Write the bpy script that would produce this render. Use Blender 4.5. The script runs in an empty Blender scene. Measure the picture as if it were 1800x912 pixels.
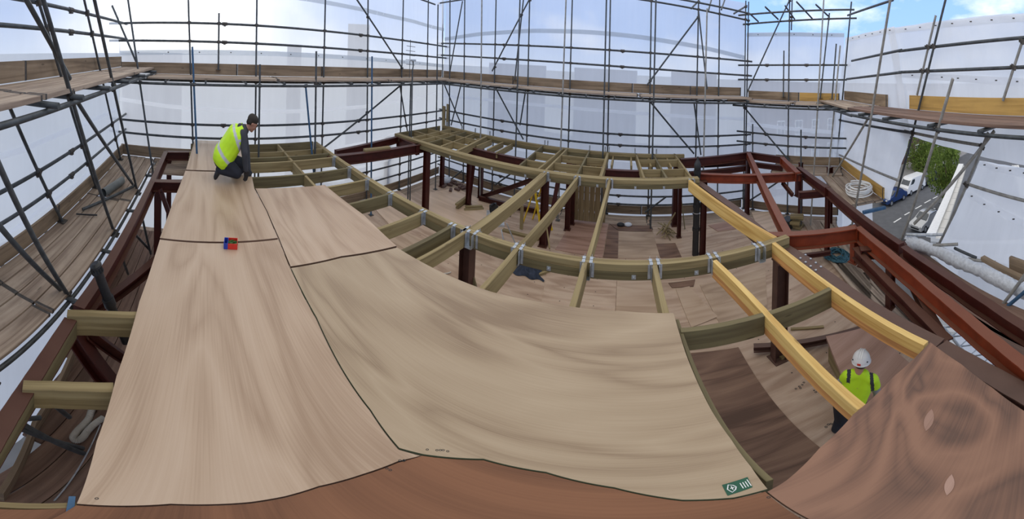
import bpy, bmesh, math, random
from math import sin, cos, tan, pi, radians, atan2, hypot
from mathutils import Vector, Matrix
random.seed(7)
SC = bpy.context.scene
COL = SC.collection

# ---------------------------------------------------------------- camera
# Swept phone panorama: a level equirectangular view turned towards the far corner, rolled about 2 degrees.
FH, FV, X0, YH, RO = 463.0, 639.0, 900.0, 120.0, 0.042
EYE = Vector((0, 0, 3.5))
TH0 = 540.0 / FH
_f = Vector((sin(TH0), cos(TH0), 0)); _r = Vector((cos(TH0), -sin(TH0), 0)); _u = Vector((0, 0, 1))
CR = _r * cos(RO) + _u * sin(RO); CU = _u * cos(RO) - _r * sin(RO)
cd = bpy.data.cameras.new('camera'); cam = bpy.data.objects.new('camera', cd); COL.objects.link(cam)
cd.type = 'PANO'
cd.panorama_type = 'EQUIRECTANGULAR'
cd.longitude_min = -900 / FH; cd.longitude_max = 900 / FH
cd.latitude_min = -(912 - YH) / FV; cd.latitude_max = YH / FV
cd.clip_start = 0.05; cd.clip_end = 500
M = Matrix((CR, CU, -_f)).transposed().to_4x4(); M.translation = EYE
cam.matrix_world = M
SC.camera = cam

# ---------------------------------------------------------------- colour management, sky
SC.view_settings.view_transform = 'Standard'; SC.view_settings.look = 'None'
SC.view_settings.gamma = 1.0; SC.view_settings.use_curve_mapping = False
SC.view_settings.exposure = 0.60
for k, v in (('max_bounces', 10), ('diffuse_bounces', 5), ('transmission_bounces', 8), ('transparent_max_bounces', 24), ('glossy_bounces', 3)):
    setattr(SC.cycles, k, v)
SC.cycles.sample_clamp_indirect = 8

class NT:
    """thin node-tree helper"""
    def __init__(s, nt): s.nt = nt; s.nt.nodes.clear()
    def n(s, typ, ins=None, **kw):
        nd = s.nt.nodes.new(typ)
        for k, v in kw.items(): setattr(nd, k, v)
        for k, v in (ins or {}).items():
            sock = nd.inputs[k]
            if hasattr(v, 'is_output') or isinstance(v, bpy.types.NodeSocket): s.nt.links.new(v, sock)
            else: sock.default_value = v
        return nd
    def math(s, op, a, b=0.0, c=None):
        d = {0: a, 1: b}
        if c is not None: d[2] = c
        return s.n('ShaderNodeMath', d, operation=op).outputs[0]
    def ramp(s, fac, stops):
        nd = s.n('ShaderNodeValToRGB', {0: fac})
        el = nd.color_ramp.elements
        while len(el) < len(stops): el.new(0.5)
        for e, (p, c) in zip(el, stops): e.position = p; e.color = (*c, 1)
        return nd.outputs[0]
    def mix(s, fac, a, b, mode='MIX'):
        nd = s.n('ShaderNodeMix', data_type='RGBA', blend_type=mode)
        for i, v in ((0, fac), (6, a), (7, b)):
            if isinstance(v, bpy.types.NodeSocket): s.nt.links.new(v, nd.inputs[i])
            else: nd.inputs[i].default_value = v if i == 0 else (*v, 1) if len(v) == 3 else v
        return nd.outputs[2]

world = bpy.data.worlds.new('World'); SC.world = world; world.use_nodes = True
w = NT(world.node_tree)
tc = w.n('ShaderNodeTexCoord').outputs['Generated']
sep = w.n('ShaderNodeSeparateXYZ', {0: tc})
up = w.math('MAXIMUM', sep.outputs[2], 0.0)
sky = w.ramp(up, [(0.0, (0.66, 0.76, 0.92)), (0.12, (0.30, 0.49, 0.90)), (0.35, (0.24, 0.43, 0.88)), (1.0, (0.24, 0.42, 0.85))])
mp = w.n('ShaderNodeMapping', {0: tc, 3: (1.0, 1.0, 2.6)})
nz = w.n('ShaderNodeTexNoise', {0: mp.outputs[0], 'Scale': 2.6, 'Detail': 6.0, 'Roughness': 0.55})
cl = w.ramp(nz.outputs[0], [(0.50, (0, 0, 0)), (0.75, (1, 1, 1))])
sky = w.mix(cl, sky, (1.02, 1.02, 1.02))
over = w.ramp(up, [(0.30, (0, 0, 0)), (0.62, (1, 1, 1))])     # bright cloud added overhead, out of view, to neutralise the light
sky = w.mix(w.math('MULTIPLY', over, 0.9), sky, (0.80, 0.77, 0.72))
# the sun low behind cloud, off the back left side
SUN = Vector((-0.10, 0.98, 0.17)).normalized()
dt = w.n('ShaderNodeVectorMath', {0: tc, 1: SUN}, operation='DOT_PRODUCT').outputs['Value']
glow = w.math('POWER', w.math('MAXIMUM', dt, 0.0), 16.0)
sky = w.mix(w.math('MULTIPLY', glow, 0.95), sky, (3.1, 2.9, 2.5))
gnd = w.math('LESS_THAN', sep.outputs[2], 0.0)
sky = w.mix(gnd, sky, (0.30, 0.32, 0.34))
bg = w.n('ShaderNodeBackground', {0: sky, 1: 1.0})
out = w.n('ShaderNodeOutputWorld', {0: bg.outputs[0]})

# ---------------------------------------------------------------- measuring from the photograph
def ray(x, y):
    lo = (x - X0) / FH; la = (YH - y) / FV
    return cos(la) * (cos(lo) * _f + sin(lo) * CR) + sin(la) * CU
def Z(x, y, z):
    d = ray(x, y); return EYE + d * ((z - EYE.z) / d.z)
def D(x, y, R):
    d = ray(x, y); return EYE + d * (R / hypot(d.x, d.y))
class Wall:
    """vertical scaffold face from P to Q (plan), n points into the site"""
    def __init__(s, P, Q, name):
        s.P = Vector((*P, 0)); s.Q = Vector((*Q, 0)); s.t = (s.Q - s.P).normalized(); s.L = (s.Q - s.P).length
        s.n = Vector((-s.t.y, s.t.x, 0))
        if s.n.dot(Vector((2.5, 1.0, 0)) - s.P) < 0: s.n = -s.n
        s.name = name
    def on(s, x, y, off=0.0):
        d = ray(x, y); o = s.P + s.n * off
        return EYE + d * ((o - EYE).dot(s.n) / d.dot(s.n))
    def at(s, a, off, z): 
        p = s.P + s.t * a + s.n * off; return Vector((p.x, p.y, z))
    def a(s, p): return (p - s.P).dot(s.t)

# ---------------------------------------------------------------- materials
MATS = {}
def newmat(name):
    m = bpy.data.materials.new(name); m.use_nodes = True; MATS[name] = m
    return m, NT(m.node_tree)
def finish(t, bsdf):
    t.n('ShaderNodeOutputMaterial', {0: bsdf})
def plain(name, c, rough=0.6, metal=0.0, var=0.12, scale=9.0, spec=0.4, bump=0.0):
    m, t = newmat(name)
    co = t.n('ShaderNodeTexCoord').outputs['Object']
    nz = t.n('ShaderNodeTexNoise', {0: co, 'Scale': scale, 'Detail': 4.0}).outputs[0]
    c1 = tuple(max(0, k * (1 - var)) for k in c); c2 = tuple(min(1, k * (1 + var)) for k in c)
    col = t.ramp(nz, [(0.3, c1), (0.7, c2)])
    ins = {'Base Color': col, 'Roughness': rough, 'Metallic': metal, 'Specular IOR Level': spec}
    if bump: ins['Normal'] = t.n('ShaderNodeBump', {'Height': nz, 'Strength': bump, 'Distance': 0.02}).outputs[0]
    finish(t, t.n('ShaderNodeBsdfPrincipled', ins).outputs[0]); return m
def wood(name, c1, c2, c3, rough=0.6, su=0.5, sv=6.0, rings=7.0, fibre=90.0, knots=True, dirt=0.0, screws=None, amp=1.0, spec=0.3, dist=0.25):
    """grain follows u (along the length); v runs across"""
    m, t = newmat(name)
    uv = t.n('ShaderNodeUVMap').outputs[0]
    rnd = t.n('ShaderNodeObjectInfo').outputs['Random']
    off = t.n('ShaderNodeCombineXYZ', {0: t.math('MULTIPLY', rnd, 37.0), 1: t.math('MULTIPLY', rnd, 11.0), 2: t.math('MULTIPLY', rnd, 5.0)}).outputs[0]
    p = t.n('ShaderNodeVectorMath', {0: uv, 1: off}, operation='ADD').outputs[0]
    a = t.n('ShaderNodeMapping', {0: p, 3: (su, sv, 1.0)}).outputs[0]
    nz = t.n('ShaderNodeTexNoise', {0: a, 'Scale': 1.0, 'Detail': 2.0, 'Roughness': 0.45, 'Distortion': dist}).outputs[0]
    rg = t.math('PINGPONG', t.math('MULTIPLY', nz, rings * 2), 1.0)
    fm = t.n('ShaderNodeMapping', {0: p, 3: (1.6, fibre, 1.0)}).outputs[0]
    fn = t.n('ShaderNodeTexNoise', {0: fm, 'Scale': 1.0, 'Detail': 3.0}).outputs[0]
    big = t.n('ShaderNodeTexNoise', {0: t.n('ShaderNodeMapping', {0: p, 3: (0.6, 1.7, 1)}).outputs[0], 'Scale': 1.0, 'Detail': 3.0}).outputs[0]
    k = t.math('ADD', t.math('MULTIPLY', rg, 0.42 * amp), t.math('MULTIPLY', fn, 0.45))
    k = t.math('ADD', k, t.math('MULTIPLY', t.math('SUBTRACT', big, 0.5), 0.9 * amp))
    col = t.ramp(k, [(0.12, c3), (0.42, c2), (0.75, c1)])
    if knots:
        vo = t.n('ShaderNodeTexVoronoi', {0: t.n('ShaderNodeMapping', {0: p, 3: (2.0, 9.0, 1)}).outputs[0], 'Scale': 1.0}).outputs['Distance']
        kn = t.ramp(vo, [(0.05, (1, 1, 1)), (0.11, (0, 0, 0))])
        col = t.mix(t.math('MULTIPLY', kn, 0.65), col, tuple(q * 0.38 for q in c3))
    if dirt:
        dn = t.n('ShaderNodeTexNoise', {0: t.n('ShaderNodeMapping', {0: p, 3: (1.2, 2.5, 1)}).outputs[0], 'Scale': 1.5, 'Detail': 6.0, 'Roughness': 0.7}).outputs[0]
        col = t.mix(t.math('MULTIPLY', t.ramp(dn, [(0.45, (0, 0, 0)), (0.75, (1, 1, 1))]), dirt), col, (0.09, 0.07, 0.06))
    if screws:
        sx = t.n('ShaderNodeVectorMath', {0: uv, 1: (screws[0], screws[1], 1)}, operation='MULTIPLY').outputs[0]
        fr = t.n('ShaderNodeVectorMath', {0: sx}, operation='FRACTION').outputs[0]
        ds = t.n('ShaderNodeVectorMath', {0: fr, 1: (0.5, 0.5, 0)}, operation='SUBTRACT').outputs[0]
        ds = t.n('ShaderNodeVectorMath', {0: ds, 1: (1 / screws[0], 1 / screws[1], 0)}, operation='MULTIPLY').outputs[0]
        ln = t.n('ShaderNodeVectorMath', {0: ds}, operation='LENGTH').outputs['Value']
        col = t.mix(t.math('LESS_THAN', ln, 0.011), col, (0.05, 0.04, 0.035))
    bmp = t.n('ShaderNodeBump', {'Height': fn, 'Strength': 0.15, 'Distance': 0.004}).outputs[0]
    finish(t, t.n('ShaderNodeBsdfPrincipled', {'Base Color': col, 'Roughness': rough, 'Specular IOR Level': spec, 'Normal': bmp}).outputs[0])
    return m
PLY = wood('plywood', (0.498, 0.369, 0.263), (0.440, 0.314, 0.213), (0.324, 0.214, 0.134), 0.42, 0.30, 2.2, 5.0, 110, False, amp=.9, spec=.55, dist=.7)
PLYC = wood('plywood_tan', (0.404, 0.306, 0.199), (0.348, 0.255, 0.159), (0.241, 0.163, 0.095), 0.42, 0.26, 2.0, 5.0, 110, False, amp=.95, spec=.5, dist=.8)
PLYP = wood('plywood_pink', (0.320, 0.167, 0.094), (0.248, 0.122, 0.068), (0.160, 0.070, 0.039), 0.42, 0.40, 2.4, 5.0, 110, False, spec=.5)
PLYR = wood('plywood_swirl', (0.260, 0.133, 0.080), (0.198, 0.098, 0.059), (0.105, 0.053, 0.034), 0.45, 0.9, 1.5, 4.5, 110, False, amp=1.25, spec=.45, dist=1.6)
PLYW = wood('plywood_pale_lit', (0.72, 0.55, 0.40), (0.65, 0.48, 0.34), (0.50, 0.35, 0.24), 0.5, 0.35, 2.2, 4.0, 110, False, amp=.7, spec=.4)  # base colour raised to stand in for brighter light on the far floor
PLYS = wood('plywood_rose', (0.425, 0.270, 0.209), (0.357, 0.216, 0.160), (0.246, 0.140, 0.099), 0.5, 0.40, 2.4, 5.0, 110, False)
PLYQ = wood('plywood_red_shaded', (0.224, 0.096, 0.044), (0.178, 0.074, 0.033), (0.116, 0.045, 0.019), 0.5, 0.40, 2.4, 5.0, 110, False, spec=.35)  # dimmer light near the camera is put into this darker base colour
PLYD = wood('plywood_dark', (0.24, 0.145, 0.095), (0.17, 0.098, 0.065), (0.095, 0.052, 0.034), 0.6, 0.4, 2.6, 6.0, 110, False)
PLYF = wood('plywood_floor', (0.530, 0.400, 0.296), (0.449, 0.324, 0.233), (0.337, 0.227, 0.157), 0.6, 0.5, 3.0, 5.0, 110, False, 0.18, (1.64, 2.46))
PLYG = wood('plywood_grey', (0.493, 0.370, 0.263), (0.426, 0.308, 0.213), (0.314, 0.218, 0.146), 0.6, 0.5, 3.0, 4.0, 110, False, 0.15)
PLYE = plain('plywood_edge', (0.13, 0.16, 0.09), 0.8)
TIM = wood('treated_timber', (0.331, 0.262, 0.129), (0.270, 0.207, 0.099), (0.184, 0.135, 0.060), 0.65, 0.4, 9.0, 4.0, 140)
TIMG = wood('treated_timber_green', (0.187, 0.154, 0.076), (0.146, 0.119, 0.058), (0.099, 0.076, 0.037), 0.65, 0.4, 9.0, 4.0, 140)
TIMY = wood('fresh_timber', (0.718, 0.516, 0.194), (0.626, 0.413, 0.137), (0.478, 0.284, 0.079), 0.55, 0.4, 9.0, 4.0, 140)
TIMO = wood('orange_timber', (0.66, 0.36, 0.13), (0.55, 0.27, 0.09), (0.36, 0.17, 0.06), 0.55, 0.4, 9.0, 4.0, 140)
TOE = wood('toe_board_timber', (0.34, 0.25, 0.16), (0.26, 0.185, 0.115), (0.165, 0.115, 0.07), 0.75, 0.4, 7.0, 4.0, 120, True, 0.35)
TOEY = wood('toe_board_yellow', (0.58, 0.36, 0.11), (0.48, 0.29, 0.085), (0.33, 0.20, 0.06), 0.7, 0.4, 7.0, 4.0, 120, True, 0.2)
BRD = wood('scaffold_board_timber', (0.486, 0.385, 0.290), (0.378, 0.290, 0.216), (0.243, 0.176, 0.128), 0.8, 0.4, 7.0, 4.0, 120, True, 0.4)
BRDR = wood('scaffold_board_red', (0.27, 0.175, 0.13), (0.21, 0.13, 0.095), (0.13, 0.08, 0.06), 0.8, 0.4, 7.0, 4.0, 120, True, 0.45)
def steelmat(name, c, dust, var=0.25, k=0.75, rough=0.5):
    """primed steel; site dust lies on the upward faces"""
    m, t = newmat(name)
    co = t.n('ShaderNodeTexCoord').outputs['Object']; nz = t.n('ShaderNodeTexNoise', {0: co, 'Scale': 5.0, 'Detail': 5.0}).outputs[0]
    col = t.ramp(nz, [(0.3, tuple(q * (1 - var) for q in c)), (0.7, tuple(q * (1 + var) for q in c))])
    nzz = t.n('ShaderNodeSeparateXYZ', {0: t.n('ShaderNodeNewGeometry').outputs['True Normal']}).outputs[2]
    up_ = t.math('MULTIPLY', t.math('GREATER_THAN', nzz, 0.7), t.math('MULTIPLY_ADD', nz, 0.6, k - 0.3))
    col = t.mix(up_, col, dust)
    finish(t, t.n('ShaderNodeBsdfPrincipled', {'Base Color': col, 'Roughness': rough, 'Specular IOR Level': 0.35}).outputs[0]); return m
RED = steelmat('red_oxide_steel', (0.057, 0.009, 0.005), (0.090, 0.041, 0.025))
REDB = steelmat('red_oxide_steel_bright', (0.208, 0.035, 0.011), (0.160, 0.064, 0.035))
REDD = steelmat('brown_steel', (0.07, 0.03, 0.022), (0.125, 0.074, 0.055))
TUBE = plain('scaffold_tube', (0.078, 0.085, 0.088), 0.5, 0.35, 0.3, 12.0, 0.4)
TUBEL = plain('scaffold_tube_pale', (0.30, 0.29, 0.265), 0.55, 0.3, 0.25, 12.0, 0.4)
TUBEB = plain('scaffold_tube_blue', (0.05, 0.12, 0.22), 0.5, 0.2, 0.25, 12.0, 0.4)
COUP = plain('coupler_steel', (0.085, 0.075, 0.065), 0.6, 0.4, 0.4, 20.0)
GALV = plain('galvanised_steel', (0.52, 0.55, 0.58), 0.35, 0.7, 0.25, 14.0)
BLK = plain('black_plastic', (0.018, 0.018, 0.019), 0.45)
WHT = plain('white_plastic', (0.80, 0.80, 0.78), 0.45, 0, 0.06)
WHTP = plain('white_paint', (0.78, 0.78, 0.76), 0.7, 0, 0.06)
HOSE = plain('cream_hose', (0.52, 0.49, 0.43), 0.6)
REDP = plain('red_plastic', (0.62, 0.035, 0.02), 0.4)
BLUP = plain('blue_plastic', (0.02, 0.05, 0.35), 0.4)
GRN = plain('green_plastic', (0.05, 0.16, 0.04), 0.5)
YEL = plain('yellow_paint', (0.78, 0.52, 0.02), 0.4)
TARP = plain('navy_cloth', (0.022, 0.03, 0.05), 0.8, 0, 0.4, 16.0)
ROPE = plain('blue_rope', (0.035, 0.10, 0.13), 0.8, 0, 0.4, 30.0)
LBL = plain('green_label', (0.012, 0.085, 0.045), 0.5)
ASPH = plain('asphalt', (0.105, 0.108, 0.115), 0.85, 0, 0.12, 1.2)
PAVE = plain('paving', (0.30, 0.29, 0.28), 0.85, 0, 0.12, 2.0)
ROADW = plain('road_paint', (0.75, 0.75, 0.73), 0.7, 0, 0.05)
GLASS = plain('dark_glass', (0.03, 0.04, 0.05), 0.12, 0.0, 0.2, 3.0, 0.8)
BARK = plain('bark', (0.12, 0.09, 0.06), 0.9)
TYRE = plain('tyre', (0.02, 0.02, 0.022), 0.8)
SKIN = plain('skin', (0.42, 0.22, 0.15), 0.55, 0, 0.08)
HAIR = plain('dark_hair', (0.025, 0.018, 0.013), 0.7)
HIVIS = plain('high_visibility_yellow', (0.55, 0.86, 0.02), 0.55, 0, 0.06)
REFL = plain('reflective_tape', (0.50, 0.52, 0.53), 0.35, 0.0, 0.08)
CHAR = plain('charcoal_cloth', (0.045, 0.047, 0.055), 0.85)
NAVY = plain('navy_trousers', (0.018, 0.02, 0.028), 0.85)
GREYC = plain('grey_cloth', (0.30, 0.30, 0.31), 0.85)
HELM = plain('white_helmet', (0.78, 0.79, 0.80), 0.3, 0, 0.04)
CARS = {'silver': plain('silver_paint', (0.45, 0.46, 0.47), 0.25, 0.5, 0.03), 'blue': plain('blue_paint', (0.02, 0.05, 0.16), 0.25, 0.2, 0.03),
        'white': plain('white_car_paint', (0.75, 0.76, 0.77), 0.3, 0, 0.03), 'dark': plain('dark_car_paint', (0.03, 0.035, 0.045), 0.25, 0.2, 0.03)}
LAMP = plain('lamp_glass', (0.6, 0.6, 0.6), 0.2)
def leafmat():
    m, t = newmat('leaves')
    nz = t.n('ShaderNodeTexNoise', {0: t.n('ShaderNodeTexCoord').outputs['Object'], 'Scale': 1.4, 'Detail': 5.0}).outputs[0]
    col = t.ramp(nz, [(0.3, (0.07, 0.12, 0.03)), (0.7, (0.26, 0.34, 0.08))])
    a = t.n('ShaderNodeBsdfDiffuse', {0: col}).outputs[0]; b = t.n('ShaderNodeBsdfTranslucent', {0: col}).outputs[0]
    finish(t, t.n('ShaderNodeMixShader', {0: 0.3, 1: a, 2: b}).outputs[0]); return m
LEAF = leafmat()
def brickmat(name, c1, c2, mortar, sx, sy):
    m, t = newmat(name)
    uv = t.n('ShaderNodeUVMap').outputs[0]
    br = t.n('ShaderNodeTexBrick', {0: uv, 'Color1': (*c1, 1), 'Color2': (*c2, 1), 'Mortar': (*mortar, 1), 'Scale': 1.0, 'Brick Width': sx, 'Row Height': sy, 'Mortar Size': sy * 0.08})
    finish(t, t.n('ShaderNodeBsdfPrincipled', {'Base Color': br.outputs[0], 'Roughness': 0.85}).outputs[0]); return m
BRICK = brickmat('brown_brick', (0.12, 0.065, 0.05), (0.09, 0.05, 0.04), (0.16, 0.13, 0.11), 0.45, 0.15)
BRICKW = brickmat('white_painted_brick', (0.80, 0.79, 0.75), (0.74, 0.73, 0.70), (0.5, 0.5, 0.48), 1.1, 0.4)
def sheetmat(name, clear, tint, dif=0.26):
    m, t = newmat(name)
    uv = t.n('ShaderNodeUVMap').outputs[0]
    nz = t.n('ShaderNodeTexNoise', {0: uv, 'Scale': 0.9, 'Detail': 4.0}).outputs[0]
    st = t.n('ShaderNodeTexNoise', {0: t.n('ShaderNodeMapping', {0: uv, 3: (4.0, 0.5, 1)}).outputs[0], 'Scale': 1.5, 'Detail': 3.0}).outputs[0]
    col = t.ramp(nz, [(0.3, tuple(k * 0.93 for k in tint)), (0.7, tint)])
    tr = t.n('ShaderNodeBsdfTranslucent', {0: col}).outputs[0]
    df = t.n('ShaderNodeBsdfDiffuse', {0: col}).outputs[0]
    gl = t.n('ShaderNodeBsdfGlossy', {0: (0.9, 0.9, 0.9, 1), 'Roughness': 0.3}).outputs[0]
    tp = t.n('ShaderNodeBsdfTransparent', {0: (0.93, 0.96, 1.0, 1)}).outputs[0]
    a = t.n('ShaderNodeMixShader', {0: dif, 1: tr, 2: df}).outputs[0]
    a = t.n('ShaderNodeMixShader', {0: 0.04, 1: a, 2: gl}).outputs[0]
    fac = t.math('ADD', clear - 0.05, t.math('MULTIPLY', st, 0.10))
    finish(t, t.n('ShaderNodeMixShader', {0: fac, 1: a, 2: tp}).outputs[0]); return m
SHEET = sheetmat('plastic_sheeting', 0.26, (0.95, 0.97, 1.0))
BAND = sheetmat('sheeting_seam', 0.03, (1.0, 1.0, 1.0), 0.12)
BANDG = sheetmat('sheeting_mesh_seam', 0.22, (0.62, 0.66, 0.70), 0.4)
SHEETW = sheetmat('white_sheeting', 0.10, (1.0, 1.0, 1.0), 0.36)
HAZE = plain('hazed_wall', (0.26, 0.25, 0.25), 0.9, 0, 0.1, 1.0)  # pale grey colour stands in for haze over the distant buildings
ROLL = plain('crumpled_plastic', (0.62, 0.65, 0.69), 0.3, 0, 0.15, 22.0, 0.6, 0.6)

# ---------------------------------------------------------------- mesh helpers
ORG = {}
class MB:
    def __init__(s): s.v = []; s.f = []; s.uv = []; s.mi = []; s.cur = 0
    def face(s, idx, uv=None):
        s.f.append(tuple(idx)); s.uv.append(uv or [(0, 0)] * len(idx)); s.mi.append(s.cur)
    def hexa(s, c, uvl=None):
        """c: 8 corners, bottom ring 0-3 then top ring 4-7; edge 0->1 is the length"""
        b = len(s.v); s.v += [Vector(p) for p in c]
        L = (s.v[b + 1] - s.v[b]).length; W = (s.v[b + 3] - s.v[b]).length; H = (s.v[b + 4] - s.v[b]).length
        def q(i, uv): s.face([b + k for k in i], uv)
        q((3, 2, 1, 0), [(0, W), (L, W), (L, 0), (0, 0)])
        q((4, 5, 6, 7), [(0, 3), (L, 3), (L, 3 + W), (0, 3 + W)])
        q((0, 1, 5, 4), [(0, 1), (L, 1), (L, 1 + H), (0, 1 + H)])
        q((2, 3, 7, 6), [(L, 2), (0, 2), (0, 2 + H), (L, 2 + H)])
        q((1, 2, 6, 5), [(0, 0), (.02, 0), (.02, H), (0, H)])
        q((3, 0, 4, 7), [(0, 0), (.02, 0), (.02, H), (0, H)])
        return s
    def box(s, c, sx, sy, sz, rz=0.0):
        c = Vector(c); R = Matrix.Rotation(rz, 3, 'Z')
        pts = [c + R @ Vector((x * sx / 2, y * sy / 2, z * sz / 2)) for z in (-1, 1) for x, y in ((-1, -1), (1, -1), (1, 1), (-1, 1))]
        return s.hexa(pts)
    def beam(s, p0, p1, w, h, side=0.0, drop=0.0, up=(0, 0, 1)):
        """p0-p1 is the top centre line"""
        p0, p1, up = Vector(p0), Vector(p1), Vector(up); t = (p1 - p0).normalized(); n = up.cross(t).normalized(); u = t.cross(n)
        if u.dot(up) < 0: u = -u
        o = n * side - u * drop
        r = lambda p, a, b: p + o + n * a * w / 2 - u * b
        return s.hexa([r(p0, -1, h), r(p1, -1, h), r(p1, 1, h), r(p0, 1, h), r(p0, -1, 0), r(p1, -1, 0), r(p1, 1, 0), r(p0, 1, 0)])
    def pbeam(s, pts, w, h, side=0.0, drop=0.0):
        """beam along several top-line points"""
        pts = [Vector(p) for p in pts]; b = len(s.v); L = 0.0; k = len(pts)
        for i, p in enumerate(pts):
            t = (pts[min(i + 1, k - 1)] - pts[max(i - 1, 0)]); t.z = 0; t.normalize(); n = Vector((-t.y, t.x, 0))
            if i: L += (p - pts[i - 1]).length
            o = p + n * side - Vector((0, 0, drop))
            for a, z in ((-1, h), (1, h), (1, 0), (-1, 0)): s.v.append(o + n * a * w / 2 - Vector((0, 0, z)))
        L0 = 0.0
        for i in range(k - 1):
            L1 = L0 + (pts[i + 1] - pts[i]).length; A, B = b + 4 * i, b + 4 * (i + 1)
            for j, (va, vb) in enumerate(((0, w), (1, 1 + h), (3, 3 + w), (2, 2 + h))):
                j2 = (j + 1) % 4; s.face((A + j, A + j2, B + j2, B + j), [(L0, va), (L0, vb), (L1, vb), (L1, va)])
            L0 = L1
        s.face((b, b + 3, b + 2, b + 1), [(0, 0), (0, h), (.02, h), (.02, 0)]); e = b + 4 * (k - 1); s.face((e, e + 1, e + 2, e + 3), [(0, 0), (.02, 0), (.02, h), (0, h)])
        return s
    def ibeam(s, p0, p1, w, h, tf=0.016, tw=0.012, up=(0, 0, 1)):
        
        if isinstance(p0, list): s.pbeam(p0, w, tf); s.pbeam(p0, w, tf, 0, h - tf); s.pbeam(p0, tw, h - 2 * tf, 0, tf); return s
        s.beam(p0, p1, w, tf, 0, 0, up); s.beam(p0, p1, w, tf, 0, h - tf, up); s.beam(p0, p1, tw, h - 2 * tf, 0, tf, up); return s
    def tube(s, pts, r, n=10, closed=False, cap=True):
        pts = [Vector(p) for p in pts]; k = len(pts); rings = []
        t = (pts[1] - pts[0]).normalized(); a = t.orthogonal().normalized()
        for i, p in enumerate(pts):
            if closed: tt = (pts[(i + 1) % k] - pts[i - 1]).normalized()
            else: tt = (pts[min(i + 1, k - 1)] - pts[max(i - 1, 0)]).normalized()
            a = (a - tt * a.dot(tt)).normalized(); bb = tt.cross(a)
            rr = r[i] if isinstance(r, (list, tuple)) else r
            b0 = len(s.v); rings.append(b0)
            s.v += [p + (a * cos(2 * pi * j / n) + bb * sin(2 * pi * j / n)) * rr for j in range(n)]
        for i in range(k if closed else k - 1):
            A, B = rings[i], rings[(i + 1) % k]
            for j in range(n): s.face((A + j, A + (j + 1) % n, B + (j + 1) % n, B + j))
        if cap and not closed:
            s.face([rings[0] + j for j in reversed(range(n))]); s.face([rings[-1] + j for j in range(n)])
        return s
    def prism(s, poly, z0, z1, uvswap=True):
        n = len(poly); P = [Vector((p[0], p[1], 0)) for p in poly]
        ar = sum(P[i].x * P[(i + 1) % n].y - P[(i + 1) % n].x * P[i].y for i in range(n))
        if ar < 0: P.reverse()
        b = len(s.v); s.v += [Vector((p.x, p.y, z0)) for p in P] + [Vector((p.x, p.y, z1)) for p in P]
        uv = [((p.y, p.x) if uvswap else (p.x, p.y)) for p in P]
        c = s.cur
        s.face([b + n + i for i in range(n)], uv); s.face([b + i for i in reversed(range(n))], list(reversed(uv)))
        if getattr(s, 'edge', None) is not None: s.cur = s.edge
        for i in range(n):
            j = (i + 1) % n; L = (P[j] - P[i]).length
            s.face((b + i, b + j, b + n + j, b + n + i), [(0, 0), (L, 0), (L, z1 - z0), (0, z1 - z0)])
        s.cur = c; return s
    def quad(s, a, b, c, d, uv=None):
        k = len(s.v); s.v += [Vector(p) for p in (a, b, c, d)]; s.face((k, k + 1, k + 2, k + 3), uv); return s
    def grid(s, rows, uvf=None, flip=False):
        b = len(s.v); nr, nc = len(rows), len(rows[0])
        for r in rows: s.v += [Vector(p) for p in r]
        for i in range(nr - 1):
            for j in range(nc - 1):
                q = [b + i * nc + j, b + i * nc + j + 1, b + (i + 1) * nc + j + 1, b + (i + 1) * nc + j]
                uv = [uvf(i, j), uvf(i, j + 1), uvf(i + 1, j + 1), uvf(i + 1, j)] if uvf else None
                if flip: q.reverse(); uv = uv and uv[::-1]
                s.face(q, uv)
        return s
    def lathe(s, prof, c, n=16, axis='Z'):
        c = Vector(c); rows = []
        for r, z in prof: rows.append([c + Vector((r * cos(2 * pi * j / n), r * sin(2 * pi * j / n), z)) for j in range(n + 1)])
        return s.grid(rows)
    def ball(s, c, r, n=10, sc=(1, 1, 1)):
        c = Vector(c); rows = []
        for i in range(n + 1):
            a = pi * i / n - pi / 2
            rows.append([c + Vector((r * sc[0] * cos(a) * cos(2 * pi * j / (2 * n)), r * sc[1] * cos(a) * sin(2 * pi * j / (2 * n)), r * sc[2] * sin(a))) for j in range(2 * n + 1)])
        return s.grid(rows)
    def mesh(s, name, org, mats):
        me = bpy.data.meshes.new(name); me.from_pydata([p - org for p in s.v], [], s.f)
        ul = me.uv_layers.new(name='UVMap'); i = 0
        for uvs in s.uv:
            for q in uvs: ul.data[i].uv = q; i += 1
        for m in mats: me.materials.append(m)
        if any(s.mi): me.polygons.foreach_set('material_index', s.mi)
        return me
    def build(s, name, mat, parent=None, org=None, bevel=0.0, smooth=False, weld=False, sub=0):
        mats = mat if isinstance(mat, (list, tuple)) else [mat]
        if org is None:
            org = Vector((sum(p.x for p in s.v) / len(s.v), sum(p.y for p in s.v) / len(s.v), min(p.z for p in s.v)))
        org = Vector(org); me = s.mesh(name, org, mats)
        if weld or smooth:
            bm = bmesh.new(); bm.from_mesh(me)
            if weld: bmesh.ops.remove_doubles(bm, verts=bm.verts, dist=1e-4)
            bmesh.ops.recalc_face_normals(bm, faces=bm.faces)
            bm.to_mesh(me); bm.free()
        if smooth:
            me.polygons.foreach_set('use_smooth', [True] * len(me.polygons))
            try: me.set_sharp_from_angle(angle=radians(40))
            except Exception: pass
        o = bpy.data.objects.new(name, me); COL.objects.link(o)
        if bevel:
            b = o.modifiers.new('Bevel', 'BEVEL'); b.width = bevel; b.segments = 2; b.limit_method = 'ANGLE'
        if sub:
            b = o.modifiers.new('Subdivision', 'SUBSURF'); b.levels = sub; b.render_levels = sub
        place(o, org, parent); return o
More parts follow.
